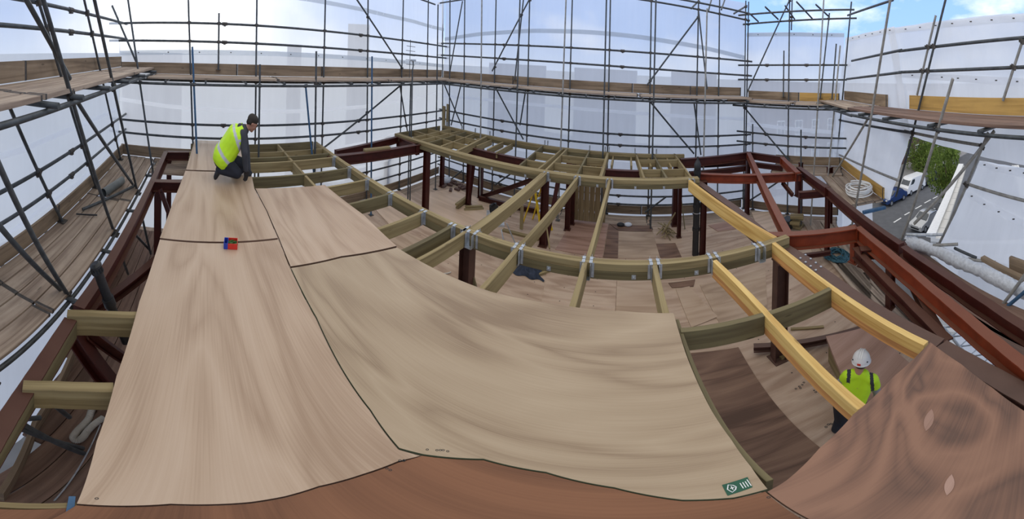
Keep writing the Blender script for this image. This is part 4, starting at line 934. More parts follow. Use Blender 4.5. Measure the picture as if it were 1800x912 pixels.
for k in range(46): tb(m, (-.028 + rr.random() * .095, -.05 + rr.random() * .1, .012 + rr.random() * .032), (.03, .008, .008))
g = m.build('screws', GRN, t); g['kind'] = 'stuff'
# black vent pipe at the left
a, b, c = D(168, 466, 2.3), D(191, 528, 2.3), D(222, 600, 2.3); t = thing('vent_pipe', c, 'black vent pipe with a slotted cap rising at the left edge of the deck', 'pipe')
d = (a - b).normalized(); MB().tube([c, b, a - d * .06], .044, 20).build('pipe', BLK, t, smooth=True)
MB().tube([b - d * .05, b + d * .03], .056, 20).build('collar', BLK, t, smooth=True)
m = MB(); m.tube([a - d * .07, a - d * .06], .056, 20); m.tube([a - d * .012, a + d * .004, a + d * .02], [.056, .054, .03], 20)
s1 = d.orthogonal().normalized(); s2 = d.cross(s1)
for k in range(12):
    v = (s1 * cos(k * pi / 6) + s2 * sin(k * pi / 6)) * .05; m.beam(a - d * .065 + v, a - d * .01 + v, .008, .008, 0, 0, s1)
m.build('slotted_cap', BLK, t)
# tall black soil pipe
q = Z(1222, 448, 0); zt = 2.02; t = thing('soil_pipe', q, 'tall black soil pipe with a capped top in front of the red post', 'pipe')
m = MB(); m.lathe([(0, 0), (.078, 0), (.078, zt - .22)], q, 20); m.build('pipe', BLK, t, smooth=True, weld=True)
[MB().lathe([(.079, z), (.092, z), (.092, z + .07), (.079, z + .07)], q, 20).build('collar', BLK, t, smooth=True) for z in (.55, 1.05, zt - .3)]
m = MB(); m.lathe([(.08, zt - .24), (.085, zt - .2), (.085, zt - .12), (.05, zt - .06), (.02, zt - .02), (.02, zt + .03), (0, zt + .03)], q, 20); m.build('vent_cap', BLK, t, smooth=True)
m = MB(); m.lathe([(.079, .93), (.083, .93), (.083, .945), (.079, .945)], q, 20); m.build('pipe_clip', GALV, t)
# coil of white pipe
q = Z(1510, 339, 1.39); pts = []
for k in range(8 * 40):
    f = k / 40; A = 2 * pi * f; rad = .30 + .045 * sin(f * 2.4) + .02 * sin(f * 5.1); pts.append(q + Vector((rad * cos(A), rad * sin(A), .022 + .018 * f + .006 * sin(A * 2 + f))))
tag(MB().tube(pts, .014, 8).build('pipe_coil', WHT, org=q, smooth=True), 'coil of white plastic pipe lying on the right walkway', 'pipe coil')
# ribbed hose at the left
hp = [Z(x, y, .09) for x, y in [(194, 696), (178, 707), (163, 717), (156, 735), (146, 747), (136, 757), (129, 768), (135, 774), (145, 769), (154, 757), (166, 745), (182, 734)]]
def spline(P, n=10):
    o = []
    for i in range(len(P) - 1):
        p0, p1, p2, p3 = P[max(i - 1, 0)], P[i], P[i + 1], P[min(i + 2, len(P) - 1)]
        for k in range(n):
            t_ = k / n; o.append(.5 * ((2 * p1) + (p2 - p0) * t_ + (2 * p0 - 5 * p1 + 4 * p2 - p3) * t_ ** 2 + (3 * p1 - p0 - 3 * p2 + p3) * t_ ** 3))
    return o + [P[-1]]
fine = spline(hp, 14)
tag(MB().tube(fine, [.036 if k % 2 else .028 for k in range(len(fine))], 12).build('ribbed_hose', HOSE, org=fine[0]), 'cream ribbed flexible hose lying on the planks at the lower left', 'hose')
# rope heap
q = Z(1471, 452, .04); rr = random.Random(9); pts = []
for k in range(420):
    A = k * .32; rad = .12 + .13 * abs(sin(k * .061)) ; pts.append(q + Vector((rad * cos(A) * 1.25 + .05 * sin(k * .11), rad * sin(A) + .05 * cos(k * .07), .03 + .14 * (1 - rad / .27) * (.5 + .5 * sin(k * .9)) + .03 * rr.random())))
tag(MB().tube(pts, .013, 6).build('rope_coil', ROPE, org=q, smooth=True), 'heap of dark blue rope on the floor under the bright cross beam', 'rope')
# navy dust sheet bundle
q = Z(926, 476, 0); rows = []
for i in range(15):
    row = []
    for j in range(21):
        u_, v_ = j / 20 * 2 - 1, i / 14 * 2 - 1; e = max(0, 1 - (u_ * u_ + v_ * v_))
        row.append(q + Vector((v_ * (.22 + .03 * sin(u_ * 7)), -u_ * (.33 + .04 * sin(v_ * 6)) + .1 * v_, .012 + .15 * e ** .6 + .05 * sin(u_ * 9 + v_ * 4) * e + .035 * sin(v_ * 13 - u_ * 5) * e)))
    rows.append(row)
tag(MB().grid(rows).build('folded_tarpaulin', TARP, org=q, smooth=True), 'crumpled navy blue tarpaulin on the floor below the long beam', 'tarpaulin')
for i, (a, b) in enumerate([((938, 478), (962, 468)), ((943, 482), (968, 473))]):
    p0, p1 = Z(*a, .05 + .0 * i), Z(*b, .05); tag(MB().beam(p0, p1, .06, .045).build('timber_offcut', TIM, bevel=.003), ['upper', 'lower'][i] + ' timber offcut beside the navy tarpaulin', 'timber')
# offcuts at a post foot
for i, (a, b, z) in enumerate([((803, 364), (822, 350), .06), ((804, 361), (823, 347), .12), ((802, 358), (820, 345), .18), ((816, 367), (850, 365), .045), ((818, 362), (848, 361), .05)]):
    tag(MB().beam(Z(*a, z), Z(*b, z), .09, .05).build('timber_offcut', TIM, bevel=.003), ['bottom offcut of the timber stack', 'middle offcut of the timber stack', 'top offcut of the timber stack', 'front offcut lying flat', 'rear offcut lying flat'][i] + ' at the red post foot in the far bay', 'timber', 'timber offcuts at the post foot')
# upright timber on a flat one
q = Z(917, 402, .05); tag(MB().beam(Vector((q.x, q.y, .62)), Vector((q.x, q.y, .05)), .09, .05, 0, 0, (1, 0, 0)).build('timber_offcut', TIM, bevel=.003), 'short timber standing upright on the floor behind the mitre saw', 'timber')
tag(MB().beam(Z(884, 402, .05), Z(948, 418, .05), .11, .05).build('timber_offcut', TIM, bevel=.003), 'flat timber on the floor under the short upright one', 'timber')
# mitre saw on its stand
q = Z(866, 440, 0); t = thing('mitre_saw', q, 'grey mitre saw on a folding leg stand with a long arm under the joists', 'saw')
zq = .62; m = MB(); m.box(q + Vector((0, 0, zq)), .34, .5, .05, .5); m.lathe([(0, .03), (.16, .03), (.16, .06), (0, .06)], q + Vector((0, 0, zq)), 18); m.build('table', GALV, t, bevel=.004)
m = MB(); m.box(q + Vector((.1, .02, zq + .14)), .05, .42, .1, .5); m.build('fence', GALV, t)
m = MB(); m.lathe([(.13, -.01), (.13, .01), (.03, .03), (0, .03)], Vector((0, 0, 0)), 18); Mr = Matrix.Rotation(pi / 2, 3, 'Y'); m.v = [q + Vector((0, 0, zq + .26)) + Mr @ p for p in m.v]; m.build('blade_guard', BLK, t, smooth=True)
m = MB(); m.tube([q + Vector((.15, 0, zq + .1)), q + Vector((.1, .02, zq + .34)), q + Vector((-.12, .05, zq + .36))], .03, 10); m.build('motor_arm', BLK, t, smooth=True)
for k, (px, py) in enumerate([(.3, .55), (-.3, .55), (.3, -.55), (-.3, -.55)]): MB().tube([q + Vector((px * .5, py * .5, zq - .02)), q + Vector((px, py, .0))], .014, 8).build('leg', GALV, t)
e1 = q + Vector((0, 0, zq - .02)); e2 = D(897, 377, Rq(q) + .9)
MB().tube([e1, e1.lerp(e2, .95), e2], .014, 8).build('extension_arm', BLK, t); m = MB(); m.box(e2 + Vector((0, 0, .05)), .05, .22, .03, .6); m.box(e2, .03, .03, .1); m.build('roller_head', BLK, t)
# yellow stepladder
q = Z(950, 402, 0); t = thing('stepladder', q, 'yellow stepladder with a black top behind the red post', 'stepladder')
vx = Vector((cos(.5), -sin(.5), 0)); vy = Vector((sin(.5), cos(.5), 0)); top = q + vy * .15 + Vector((0, 0, 1.0))
for s in (-1, 1):
    MB().beam(top + vx * s * .14, q + vx * s * .2 - vy * .28, .06, .03, 0, 0, (0, 0, 1)).build('rail', YEL, t); MB().beam(top + vx * s * .14, q + vx * s * .2 + vy * .55, .04, .025, 0, 0, (0, 0, 1)).build('rear_leg', YEL, t)
for k in range(1, 4):
    f = k / 4; c = top.lerp(q - vy * .28, f); MB().beam(c - vx * (.14 + .06 * f), c + vx * (.14 + .06 * f), .08, .025).build('tread', GALV, t)
MB().box(top + Vector((0, 0, .02)), .34, .18, .05, -.5).build('top_cap', BLK, t, bevel=.008)
# bundle of laths
q = Z(1170, 412, 0); rr = random.Random(2)
for k in range(14):
    A = rr.uniform(-.9, .9); p = q + Vector((rr.uniform(-.12, .12), rr.uniform(-.2, .2), .02 + .012 * k)); v = Vector((cos(A), sin(A), rr.uniform(-.02, .1))) * rr.uniform(.18, .32)
    tag(MB().beam(p - v, p + v, .022, .012).build('lath_offcut', TIM), 'short pale lath in the untidy heap beside the narrow red post', 'lath', 'heap of laths')
tag(MB().beam(D(1187, 373, Rq(q) + .1), D(1163, 411, Rq(q) - .1), .035, .02).build('timber_lath', TIM), 'long pale lath leaning up from the heap of laths', 'lath')
tag(MB().beam(D(1197, 343, Rq(q) + 1.0), D(1204, 402, Rq(q) + .3), .03, .02).build('timber_lath', TIMG), 'thin grey lath leaning right of the narrow red post', 'lath')
tag(MB().beam(D(959, 380, 6.5), D(967, 437, 5.3), .035, .02, 0, 0, (1, 0, 0)).build('timber_lath', TIM), 'thin pale lath leaning by the foot of the post behind the stepladder', 'lath')
tag(MB().beam(Z(1390, 577, .03), Z(1448, 573, .03), .05, .02).build('timber_lath', TIM), 'pale thin lath lying on the floor between the yellow joists', 'lath')
for i, (a, b) in enumerate([((1366, 618), (1400, 600)), ((1372, 628), (1418, 600)), ((1380, 618), (1410, 614))]): tag(MB().beam(Z(*a, .05), Z(*b, .05), .06, .04).build('timber_offcut', TIM, bevel=.002), ORD[i] + ' timber offcut on the floor just right of the big near post', 'timber')
# green timber blocks
q = Z(1396, 400, 0)
for k in range(5):
    tag(MB().box(q + Vector((.05 * (k % 2) - .03 * k, .08 * (k % 3 - 1), .04 + .075 * k)), .4, .3 - .03 * k, .07, .5 + .1 * k).build('timber_block', TIM, bevel=.004), ['bottom', 'second', 'third', 'fourth', 'top'][k] + ' block of the green-brown timber pile near the slim far right post', 'timber', 'pile of timber blocks')
tag(MB().box(Z(1385, 392, .12), .3, .35, .24, .3).build('plastic_crate', BLK, bevel=.01), 'dark crate on the floor behind the green-brown timber blocks', 'crate')
# rubble heap in the far corner
q = Z(796, 329, 0)
for k in range(12):
    p = q + Vector((rr.uniform(-.35, .35), rr.uniform(-.5, .5), .034)); tag(MB().box(p, .215, .1, .065, rr.uniform(0, 3)).build('brick', BRICK, bevel=.004), 'loose brick in the small heap in the far corner', 'brick', 'heap of loose bricks')
q = Z(785, 322, 0); m = MB(); m.ball(q + Vector((0, 0, .1)), .16, 8, (1.2, 1.0, .7)); m.ball(q + Vector((-.1, .15, .08)), .11, 7, (1, 1, .8)); tag(m.build('rubble_sack', ROLL, smooth=True), 'pale rubble sack by the slim post in the far corner', 'sack')
for i, (x, y) in enumerate([(1091, 398), (1104, 398)]):
    q = Z(x, y, .0); m = MB(); m.ball(q + Vector((0, 0, .05)), .09, 8, (.8, 1.3, .6)); tag(m.build('tool_pouch', BLK if i == 0 else ROLL, smooth=True), ['small black tool pouch on the dark floor strip', 'small pale bag on the floor beside the black pouch'][i], 'bag')
# electric cable loop under the deck edge
q = Z(768, 463, .01); tag(MB().tube([q + Vector((.3 * cos(a_ * .13), .42 * sin(a_ * .13), .012)) for a_ in range(36)], .012, 8).build('cable', HOSE, org=q, smooth=True), 'loop of pale brown cable on the floor below the short joists', 'cable')
# loose tubes and pipe on the left walkway
tubeobj('scaffold_tube', [Z(145, 368, 1.39), Z(239, 325, 1.42)], 'loose scaffold tube lying across the left walkway', 'scaffold tube', 'loose tubes at left')
p0, p1 = Z(182, 339, 1.43), Z(215, 317, 1.43); m = MB(); m.tube([p0, p1], .07, 18, cap=False); m.tube([p1, p0], .062, 18, cap=False); tag(m.build('plastic_pipe', plain('grey_plastic', (.16, .17, .16), .45), smooth=True), 'short length of grey plastic pipe lying on the left walkway', 'pipe')
tubeobj('flat_bar', [Z(134, 376, 1.385), Z(171, 378, 1.385)], 'thin dark bar lying on the left walkway boards', 'bar', None, BLK, .012)
for i, (a, za, b, zb) in enumerate([((38, 744), .75, (147, 797), .12), ((36, 753), .7, (145, 788), .14), ((48, 736), .85, (70, 734), .8), ((84, 701), .9, (122, 733), .3), ((249, 378), 1.1, (265, 446), .1), ((229, 402), .9, (262, 438), .2), ((210, 439), 1.0, (225, 481), .1)]):
    tubeobj('scaffold_tube', [Z(*a, za), Z(*b, zb)], ORD[i] + ' from the front of the sloping tubes below the left edge beam', 'scaffold tube', 'loose tubes at left')
tubeobj('steel_rod', [Z(95, 880, .05), Z(176, 746, .05)], 'long thin rod lying on the planks at the lower left', 'rod', None, GALV, .007)
# right side odds and ends
for i, (a, za, b, zb, mt) in enumerate([((1593, 412), 1.25, (1657, 412), 1.25, GALV), ((1640, 431), 1.2, (1684, 429), 1.25, TUBEL), ((1678, 436), 1.15, (1716, 453), 1.15, TUBE), ((1702, 455), 1.12, (1750, 461), 1.12, TUBEL), ((1604, 463), .85, (1830, 655), .85, TUBE), ((1590, 470), .7, (1800, 660), .7, TUBE)]):
    tubeobj('scaffold_tube', [Z(*a, za), Z(*b, zb)], ORD[i] + ' from the back of the loose tubes around the low right walkway', 'scaffold tube', 'tubes at the low right walkway', mt)
tubeobj('scaffold_tube', [Z(1812, 468, 1.5), Z(1760, 538, .95)], 'pale sloping tube at the right edge standing on the low walkway', 'scaffold tube', 'tubes at the low right walkway', TUBEL)
tubeobj('scaffold_tube', [Z(1812, 503, 1.3), Z(1767, 541, .95)], 'blue sloping tube at the right edge standing on the low walkway', 'scaffold tube', 'tubes at the low right walkway', TUBEB)
tag(MB().beam(Z(1727, 450, 1.18), Z(1800, 487, 1.18), .09, .06).build('timber_rail', TOE, bevel=.004), 'brown timber rail behind the rolled plastic at right', 'timber')
q = Z(1789, 477, 1.12); tag(MB().box(q + Vector((0, 0, .09)), .3, .07, .2, 2.6).build('timber_block', TOE, bevel=.02), 'rounded brown board end standing at the right edge behind the roll', 'timber')
tag(MB().beam(Z(1517, 371, 1.36), Z(1556, 362, 1.36), .07, .05).build('steel_bracket', TUBEB, bevel=.003), 'blue steel bracket at the end of the right walkway', 'bracket')
p = [Z(1675, 570, .1), Z(1760, 655, .1)]; v = (p[1] - p[0]); n = Vector((-v.y, v.x, 0)).normalized() * .16; t = thing('lattice_beam', p[0], 'silver lattice ladder beam below the right red rafters', 'lattice beam')
for s in (-1, 1): MB().tube([p[0] + n * s, p[1] + n * s], .024, 8).build('chord', GALV, t)
m = MB(); m.tube([p[0] + v * (k / 10) + n * (1 if k % 2 else -1) for k in range(11)], .014, 6); m.build('lacing', GALV, t)
# upright boards at the far corner, aerial and lamp above the platform
for i, (x, w_) in enumerate([(780, .16), (786.5, .13)]):
    p = WB.on(x, 190, .45); tag(MB().beam(Vector((p.x, p.y, 2.25 + .08 * i)), Vector((p.x, p.y, 1.55)), w_, .04, 0, 0, (-1, .2, 0)).build('timber_offcut', TIM, bevel=.003), ['left', 'right'][i] + ' upright board end standing in the far corner', 'timber')
p = WA.on(720, 128, .3); t = thing('tv_aerial', Vector((p.x, p.y, 3.3)), 'thin television aerial above the back left platform', 'aerial')
MB().tube([Vector((p.x, p.y, 3.1)), Vector((p.x, p.y, 4.1))], .012, 6).build('mast', TUBE, t)
m = MB()
for k in range(6): z = 3.45 + k * .12; m.tube([Vector((p.x - .18 - .03 * k % .06, p.y, z)), Vector((p.x + .2, p.y - .05, z - .01))], .007, 5)
m.build('elements', TUBE, t)
p = WA.on(726, 106, .9); t = thing('floodlight', p, 'small grey floodlight clamped beside the aerial', 'floodlight')
MB().box(p, .24, .12, .05, .3).build('lamp_head', GALV, t, bevel=.01); MB().tube([p, p + Vector((.02, .0, -.14)), p + Vector((-.03, 0, -.3))], .02, 8).build('bracket', TUBE, t)

# ================================================================= people
def blob(name, chains, mat, parent, vox=.012, cuts=(), bands=(), solid=0.0, smooth_it=6):
    m = MB()
    for ch in chains:
        for i, (p, r) in enumerate(ch):
            m.ball(p, r, 8)
            if i:
                p0, r0 = ch[i - 1]
                if (Vector(p) - Vector(p0)).length > 1e-4: m.tube([p0, p], [r0, r], 14)
    me = m.mesh(name, Vector((0, 0, 0)), [])
    bm = bmesh.new(); bm.from_mesh(me); bmesh.ops.remove_doubles(bm, verts=bm.verts, dist=1e-5); bmesh.ops.recalc_face_normals(bm, faces=bm.faces); bm.to_mesh(me); bm.free()
    o = bpy.data.objects.new(name, me); COL.objects.link(o)
    r = o.modifiers.new('r', 'REMESH'); r.mode = 'VOXEL'; r.voxel_size = vox; r.use_smooth_shade = True
    s = o.modifiers.new('s', 'SMOOTH'); s.factor = .5; s.iterations = smooth_it
    dg = bpy.context.evaluated_depsgraph_get(); ne = bpy.data.meshes.new_from_object(o.evaluated_get(dg)); o.modifiers.clear(); o.data = ne; bpy.data.meshes.remove(me); ne.name = name
    bm = bmesh.new(); bm.from_mesh(ne)
    for p, n in cuts:
        bmesh.ops.bisect_plane(bm, geom=bm.verts[:] + bm.edges[:] + bm.faces[:], plane_co=p, plane_no=n, clear_outer=True)
    org = ORG[parent.name] if parent is not None else Vector((0, 0, 0))
    for f in bm.faces:
        f.smooth = True; c = f.calc_center_median()
        for bd in bands:
            if abs((c - bd[0]).dot(bd[1])) < bd[2] and (len(bd) < 4 or bd[3](c)): f.material_index = 1
    for v in bm.verts: v.co -= org
    bm.to_mesh(ne); bm.free()
    for k in (mat if isinstance(mat, (list, tuple)) else [mat]): ne.materials.append(k)
    if solid: md = o.modifiers.new('Solidify', 'SOLIDIFY'); md.thickness = solid; md.offset = 1
    ORG[o.name] = org.copy(); o.parent = parent; o.location = (0, 0, 0); return o
def hand_chains(w_, d, n, s, k=1.0, curl=.6):
    """palm and five fingers: w_ wrist, d finger direction, n palm normal, s towards the thumb"""
    d, n = d.normalized(), n.normalized(); s = (s - d * s.dot(d)).normalized(); C = []
    pl = .085 * k
    for f in (-.030, -.010, .010, .030): C.append([(w_ + s * f * .7 * k, .015 * k), (w_ + d * pl + s * f * k, .013 * k)])
    for f, L in ((.030, .070), (.010, .078), (-.010, .072), (-.030, .056)):
        b = w_ + d * pl + s * f * k; ch = [(b, .0095 * k)]; a = 0
        for sg in (.45, .32, .26):
            a += curl * .5; dv = d * cos(a) + n * sin(a); b = b + dv * L * sg * k; ch.append((b, .0085 * k))
        C.append(ch)
    b = w_ + d * .02 * k + s * .03 * k; C.append([(b, .013 * k), (b + (d * .5 + s * .75 + n * .3).normalized() * .04 * k, .011 * k), (b + (d * .8 + s * .5 + n * .5).normalized() * .068 * k, .009 * k)])
    return C
def head(c, fw, up, k, skin, hair, root, helmet=False):
    """head with face; fw = where it looks"""
    fw = fw.normalized(); up = (up - fw * up.dot(fw)).normalized(); sd = fw.cross(up); V = lambda a, b, d: c + (sd * a + fw * b + up * d) * k
    ch = [[(V(0, -.02, .03), .088 * k), (V(0, .015, .035), .085 * k)], [(V(0, .03, -.04), .06 * k), (V(0, .05, -.085), .035 * k)], [(V(0, .07, -.0), .035 * k), (V(0, .105, -.03), .013 * k)],
          [(V(-.03, .075, .03), .022 * k), (V(.03, .075, .03), .022 * k)], [(V(-.022, .078, -.062), .014 * k), (V(.022, .078, -.062), .014 * k)], [(V(0, .07, -.1), .02 * k), (V(0, .06, -.1), .02 * k)]]
    for s in (-1, 1): ch += [[(V(s * .085, -.01, .015), .018 * k), (V(s * .095, -.02, -.01), .012 * k)], [(V(s * .05, .06, -.02), .022 * k), (V(s * .05, .05, -.03), .022 * k)]]
    return ch, V
# ---- kneeling man in the yellow vest
D1 = 4.9
P1 = lambda x, y, dd=0.0: D(x, y, D1 + dd)
org = Z(400, 314, DK); man = thing('person', org, 'person kneeling on the deck in a yellow high-visibility vest and dark hooded top, head bowed', 'person')
away = Vector((sin((410 - 360) / FH), cos((410 - 360) / FH), 0)); rt = Vector((away.y, -away.x, 0))
hc = P1(443, 217.5, .02); hd, V = head(hc, (rt * .80 + Vector((0, 0, -.6)) + away * .05), Vector((0, 0, 1)) + rt * .5, .92, SKIN, HAIR, man)
nk, ch_, bl, pv = P1(430, 228, .03), P1(414, 240, .05), P1(402, 260, .05), P1(391, 275, .04)
shN, shF = P1(426, 236, -.12), P1(428, 233, .24); elN, elF = P1(430, 268, -.2), P1(434, 266, .28); wrN, wrF = P1(432, 298, -.16), P1(437, 298, .2)
hpN, hpF = P1(391, 279, -.08), P1(392, 278, .16); knN, knF = P1(417, 304, -.14), P1(430, 288, .28); anN, anF = P1(385, 298, -.12), P1(424, 303, .25); toN, toF = P1(379, 311, -.12), P1(411, 309, .2)
DKv = Vector((0, 0, 1))
def floorup(p, r): return Vector((p.x, p.y, max(p.z, DK + r)))
knN = floorup(knN, .062); toN = floorup(toN, .035); anF = floorup(anF, .07); toF = floorup(toF, .035); anN = floorup(anN, .09)
body = hd + [[(hc - V(0, 0, 1) * 0 + (nk - hc) * .3, .05), (nk, .055)], [(nk, .06), (ch_, .12), (bl, .11), (pv, .115)]]
for sh, el, wr in ((shN, elN, wrN), (shF, elF, wrF)): body.append([(nk, .05), (sh, .055), (el, .042), (wr, .03), (wr + (wr - el).normalized() * .05, .016)])
for hp_, kn, an, to in ((hpN, knN, anN, toN), (hpF, knF, anF, toF)): body.append([(pv, .1), (hp_, .085), (kn, .055), (an, .04), (to, .03)])
blob('body', body, SKIN, man, .012)
sh_ = away * .13
hood = [[(nk + (hc - nk) * .1 - rt * .05, .075), (nk - rt * .085 + Vector((0, 0, .035)), .06)], [(nk - away * .07, .05), (nk - rt * .06, .06), (nk + away * .07, .05)]]
top = [[(nk, .085), (ch_ + s * sh_, .13), (bl + s * sh_ * .8, .15), (pv + s * sh_ * .7, .165)] for s in (-1, 0, 1)] + hood
for sh, el, wr in ((shN, elN, wrN), (shF, elF, wrF)): top.append([(nk, .075), (sh, .078), (el, .062), (wr, .046)])
blob('hooded_top', top, CHAR, man, .013)
vt = [[(nk + s * sh_ * .7 - rt * .03, .085), (ch_ + s * sh_, .165), (bl + s * sh_ * .85, .178), (pv + s * sh_ * .75 + (bl - pv) * .1, .19)] for s in (-1, 0, 1)]
ax = (nk - pv).normalized(); sb = pv + (bl - pv) * .45
blob('high_visibility_vest', vt, [HIVIS, REFL], man, .012, cuts=[(pv + (bl - pv) * .0 - ax * .10, (-ax + rt * .25).normalized()), (nk + ax * .02, ax), (ch_ + rt * .15, (rt + ax * .1).normalized())],
     bands=[(sb, ax, .026), (ch_ + ax * .03, (ax * .72 + rt * .69).normalized(), .024), (ch_ - rt * .02, (rt * .62 - ax * .78).normalized(), .02, lambda c: (c - ch_).dot(ax) > .02)])
tr = []
for hp_, kn, an in ((hpN, knN, anN), (hpF, knF, anF)): tr.append([(pv, .16), (hp_, .125), (kn, .085), (an, .066)])
blob('trousers', tr, NAVY, man, .013)
for an, to in ((anN, toN), (anF, toF)):
    ft = to - an; s_ = blob('shoe', [[(an, .05), (an + ft * .45, .05), (to, .04)], [(an + ft * .3, .045), (to + ft * .12, .032)]], BLK, man, .009)
for wr, el, s in ((wrN, elN, rt), (wrF, elF, rt)):
    d_ = (wr - el).normalized(); blob('glove', hand_chains(wr, d_, -rt * .4 + Vector((0, 0, -.2)), s, 1.05, .5) + [[(wr - d_ * .03, .038), (wr + d_ * .02, .034)]], BLK, man, .005, smooth_it=3)
hr = [[(V(0, -.035, .05), .091), (V(0, .005, .068), .082)], [(V(-.055, -.05, .01), .042), (V(.055, -.05, .01), .042)], [(V(0, -.075, -.02), .042), (V(0, -.06, .0), .05)]]
blob('hair', hr, HAIR, man, .009, cuts=[(V(0, .04, .03), (V(0, 1, -.75) - V(0, 0, 0)).normalized())])
# ---- man in the white helmet below the deck
D2 = 2.45
P2 = lambda x, y, dd=0.0: D(x, y, D2 + dd)
org = Z(1472, 766, 0); man2 = thing('person', Vector((org.x, org.y, 0)), 'person in a white safety helmet and yellow high-visibility top walking away on the lower floor', 'person')
th = (1505 - 360) / FH; away = Vector((sin(th), cos(th), 0)); rt = Vector((away.y, -away.x, 0)); k = .76; U = Vector((0, 0, 1))
hc = P2(1514, 636, .03); hd, V = head(hc, away + rt * .25 - U * .25, U, k, SKIN, HAIR, man2)
nk, ch_, bl, pv = P2(1509, 655, .0), P2(1507, 674, .02), P2(1500, 695, .0), P2(1494, 708, .0)
sR, sL = P2(1533, 666, .0), P2(1491, 660, .0); eL, wL = P2(1471, 678, .06), P2(1456, 694, .16); eR, wR = P2(1543, 692, .1), P2(1540, 706, .3)
hL, hR = pv - rt * .075, pv + rt * .075; kL, kR = P2(1478, 738, .04), P2(1496, 742, .12); aL, aR = P2(1470, 760, -.01), P2(1490, 768, .1)
aL.z = max(aL.z, .06); aR.z = max(aR.z, .06); tL, tR = aL + away * .13 - U * .03, aR + away * .13 - U * .03; tL.z = tR.z = .035
body = hd + [[(hc.lerp(nk, .4), .04), (nk, .042)], [(nk, .045), (ch_, .09), (bl, .08), (pv, .085)]]
for s_, e_, w_ in ((sL, eL, wL), (sR, eR, wR)): body.append([(nk, .04), (s_, .045), (e_, .033), (w_, .024), (w_ + (w_ - e_).normalized() * .04, .014)])
for h_, n_, a_, t_ in ((hL, kL, aL, tL), (hR, kR, aR, tR)): body.append([(pv, .07), (h_, .066), (n_, .045), (a_, .033), (t_, .026)])
blob('body', body, SKIN, man2, .010)
tp = [[(nk - U * .03, .03), (s_, .044), (e_, .042), (w_, .034)] for s_, e_, w_ in ((sL, eL, wL), (sR, eR, wR))]
blob('grey_sleeves', tp, GREYC, man2, .009)
vt = [[(nk + s * rt * .05 - U * .01, .048), (ch_ + s * rt * .06, .09), (bl + s * rt * .05, .086), (pv + s * rt * .05, .09)] for s in (-1, 0, 1)] + [[(nk - U * .02, .045), (sR, .062), (sR.lerp(eR, .4), .058)], [(nk - U * .02, .05), (sL, .062), (sL.lerp(eL, .25), .057)]]
ax = (nk - pv).normalized()
v_ = blob('high_visibility_top', vt, [HIVIS, CHAR], man2, .009, cuts=[(pv - ax * .045, -ax), (nk + ax * .045, ax)],
     bands=[(nk + rt * .115, (rt + ax * .05).normalized(), .016), (nk - rt * .085, (rt - ax * .05).normalized(), .016, lambda c: (c - ch_).dot(ax) > .07)])
blob('trousers', [[(pv, .092), (h_, .08), (n_, .06), (a_, .048)] for h_, n_, a_ in ((hL, kL, aL), (hR, kR, aR))], NAVY, man2, .009)
for a_, t_ in ((aL, tL), (aR, tR)): blob('boot', [[(a_, .045), (a_.lerp(t_, .5), .042), (t_, .035)]], BLK, man2, .008)
for w_, e_, s in ((wL, eL, rt), (wR, eR, -rt)):
    d_ = (w_ - e_).normalized(); blob('glove', hand_chains(w_, d_, away, s, k * 1.05, .6), [REDP if w_ is wL else GREYC, BLK], man2, .0045, bands=[(w_ + d_ * .1, d_, .05)], smooth_it=3)
blob('hair', [[(V(0, -.03, .01), .066), (V(0, -.02, .03), .068)]], HAIR, man2, .008)
# helmet
hu = (V(0, -.15, 1) - V(0, 0, 0)).normalized(); hf = (V(0, 1, .12) - V(0, 0, 0)).normalized(); hs = hf.cross(hu).normalized(); hb = V(0, -.005, .04)
def HP(a, b, c): return hb + (hs * a + hf * b + hu * c) * .82
ht = thing_h = None
rows = []
for i in range(13):
    f = i / 12 * pi / 2; row = []
    for j in range(33):
        A = 2 * pi * j / 32; r_ = cos(f); rg = .006 * max(0, 1 - abs(cos(A)) * 5) * sin(f * 2) if True else 0
        row.append(HP(.100 * r_ * cos(A), .122 * r_ * sin(A), .125 * sin(f) + rg))
    rows.append(row)
hm = MB(); hm.grid(rows)
brim = [[HP((.100 + .0) * cos(2 * pi * j / 32), .122 * sin(2 * pi * j / 32), 0) for j in range(33)], [HP((.108) * cos(2 * pi * j / 32), (.128 + .03 * max(0, sin(2 * pi * j / 32))) * sin(2 * pi * j / 32), -.022) for j in range(33)], [HP(.103 * cos(2 * pi * j / 32), .123 * sin(2 * pi * j / 32), -.024) for j in range(33)]]
hm.grid(brim)
for x in (-.022, 0, .022): hm.tube([HP(x, .122 * cos(a_) * .98, .125 * sin(a_) + .001) for a_ in [pi * (.18 + .64 * i / 14) for i in range(15)]], .006, 6)
helmet = hm.build('safety_helmet', HELM, man2, smooth=True)
bd = MB(); bd.box(HP(0, -.124, .012), .03, .008, .018, atan2(hs.y, hs.x)); bd.build('red_badge', REDP, helmet)
[MB().box(HP(s * .075, -.07, .03), .02, .012, .008, atan2(hs.y, hs.x)).build('vent_slot', CHAR, helmet) for s in (-1, 1)]

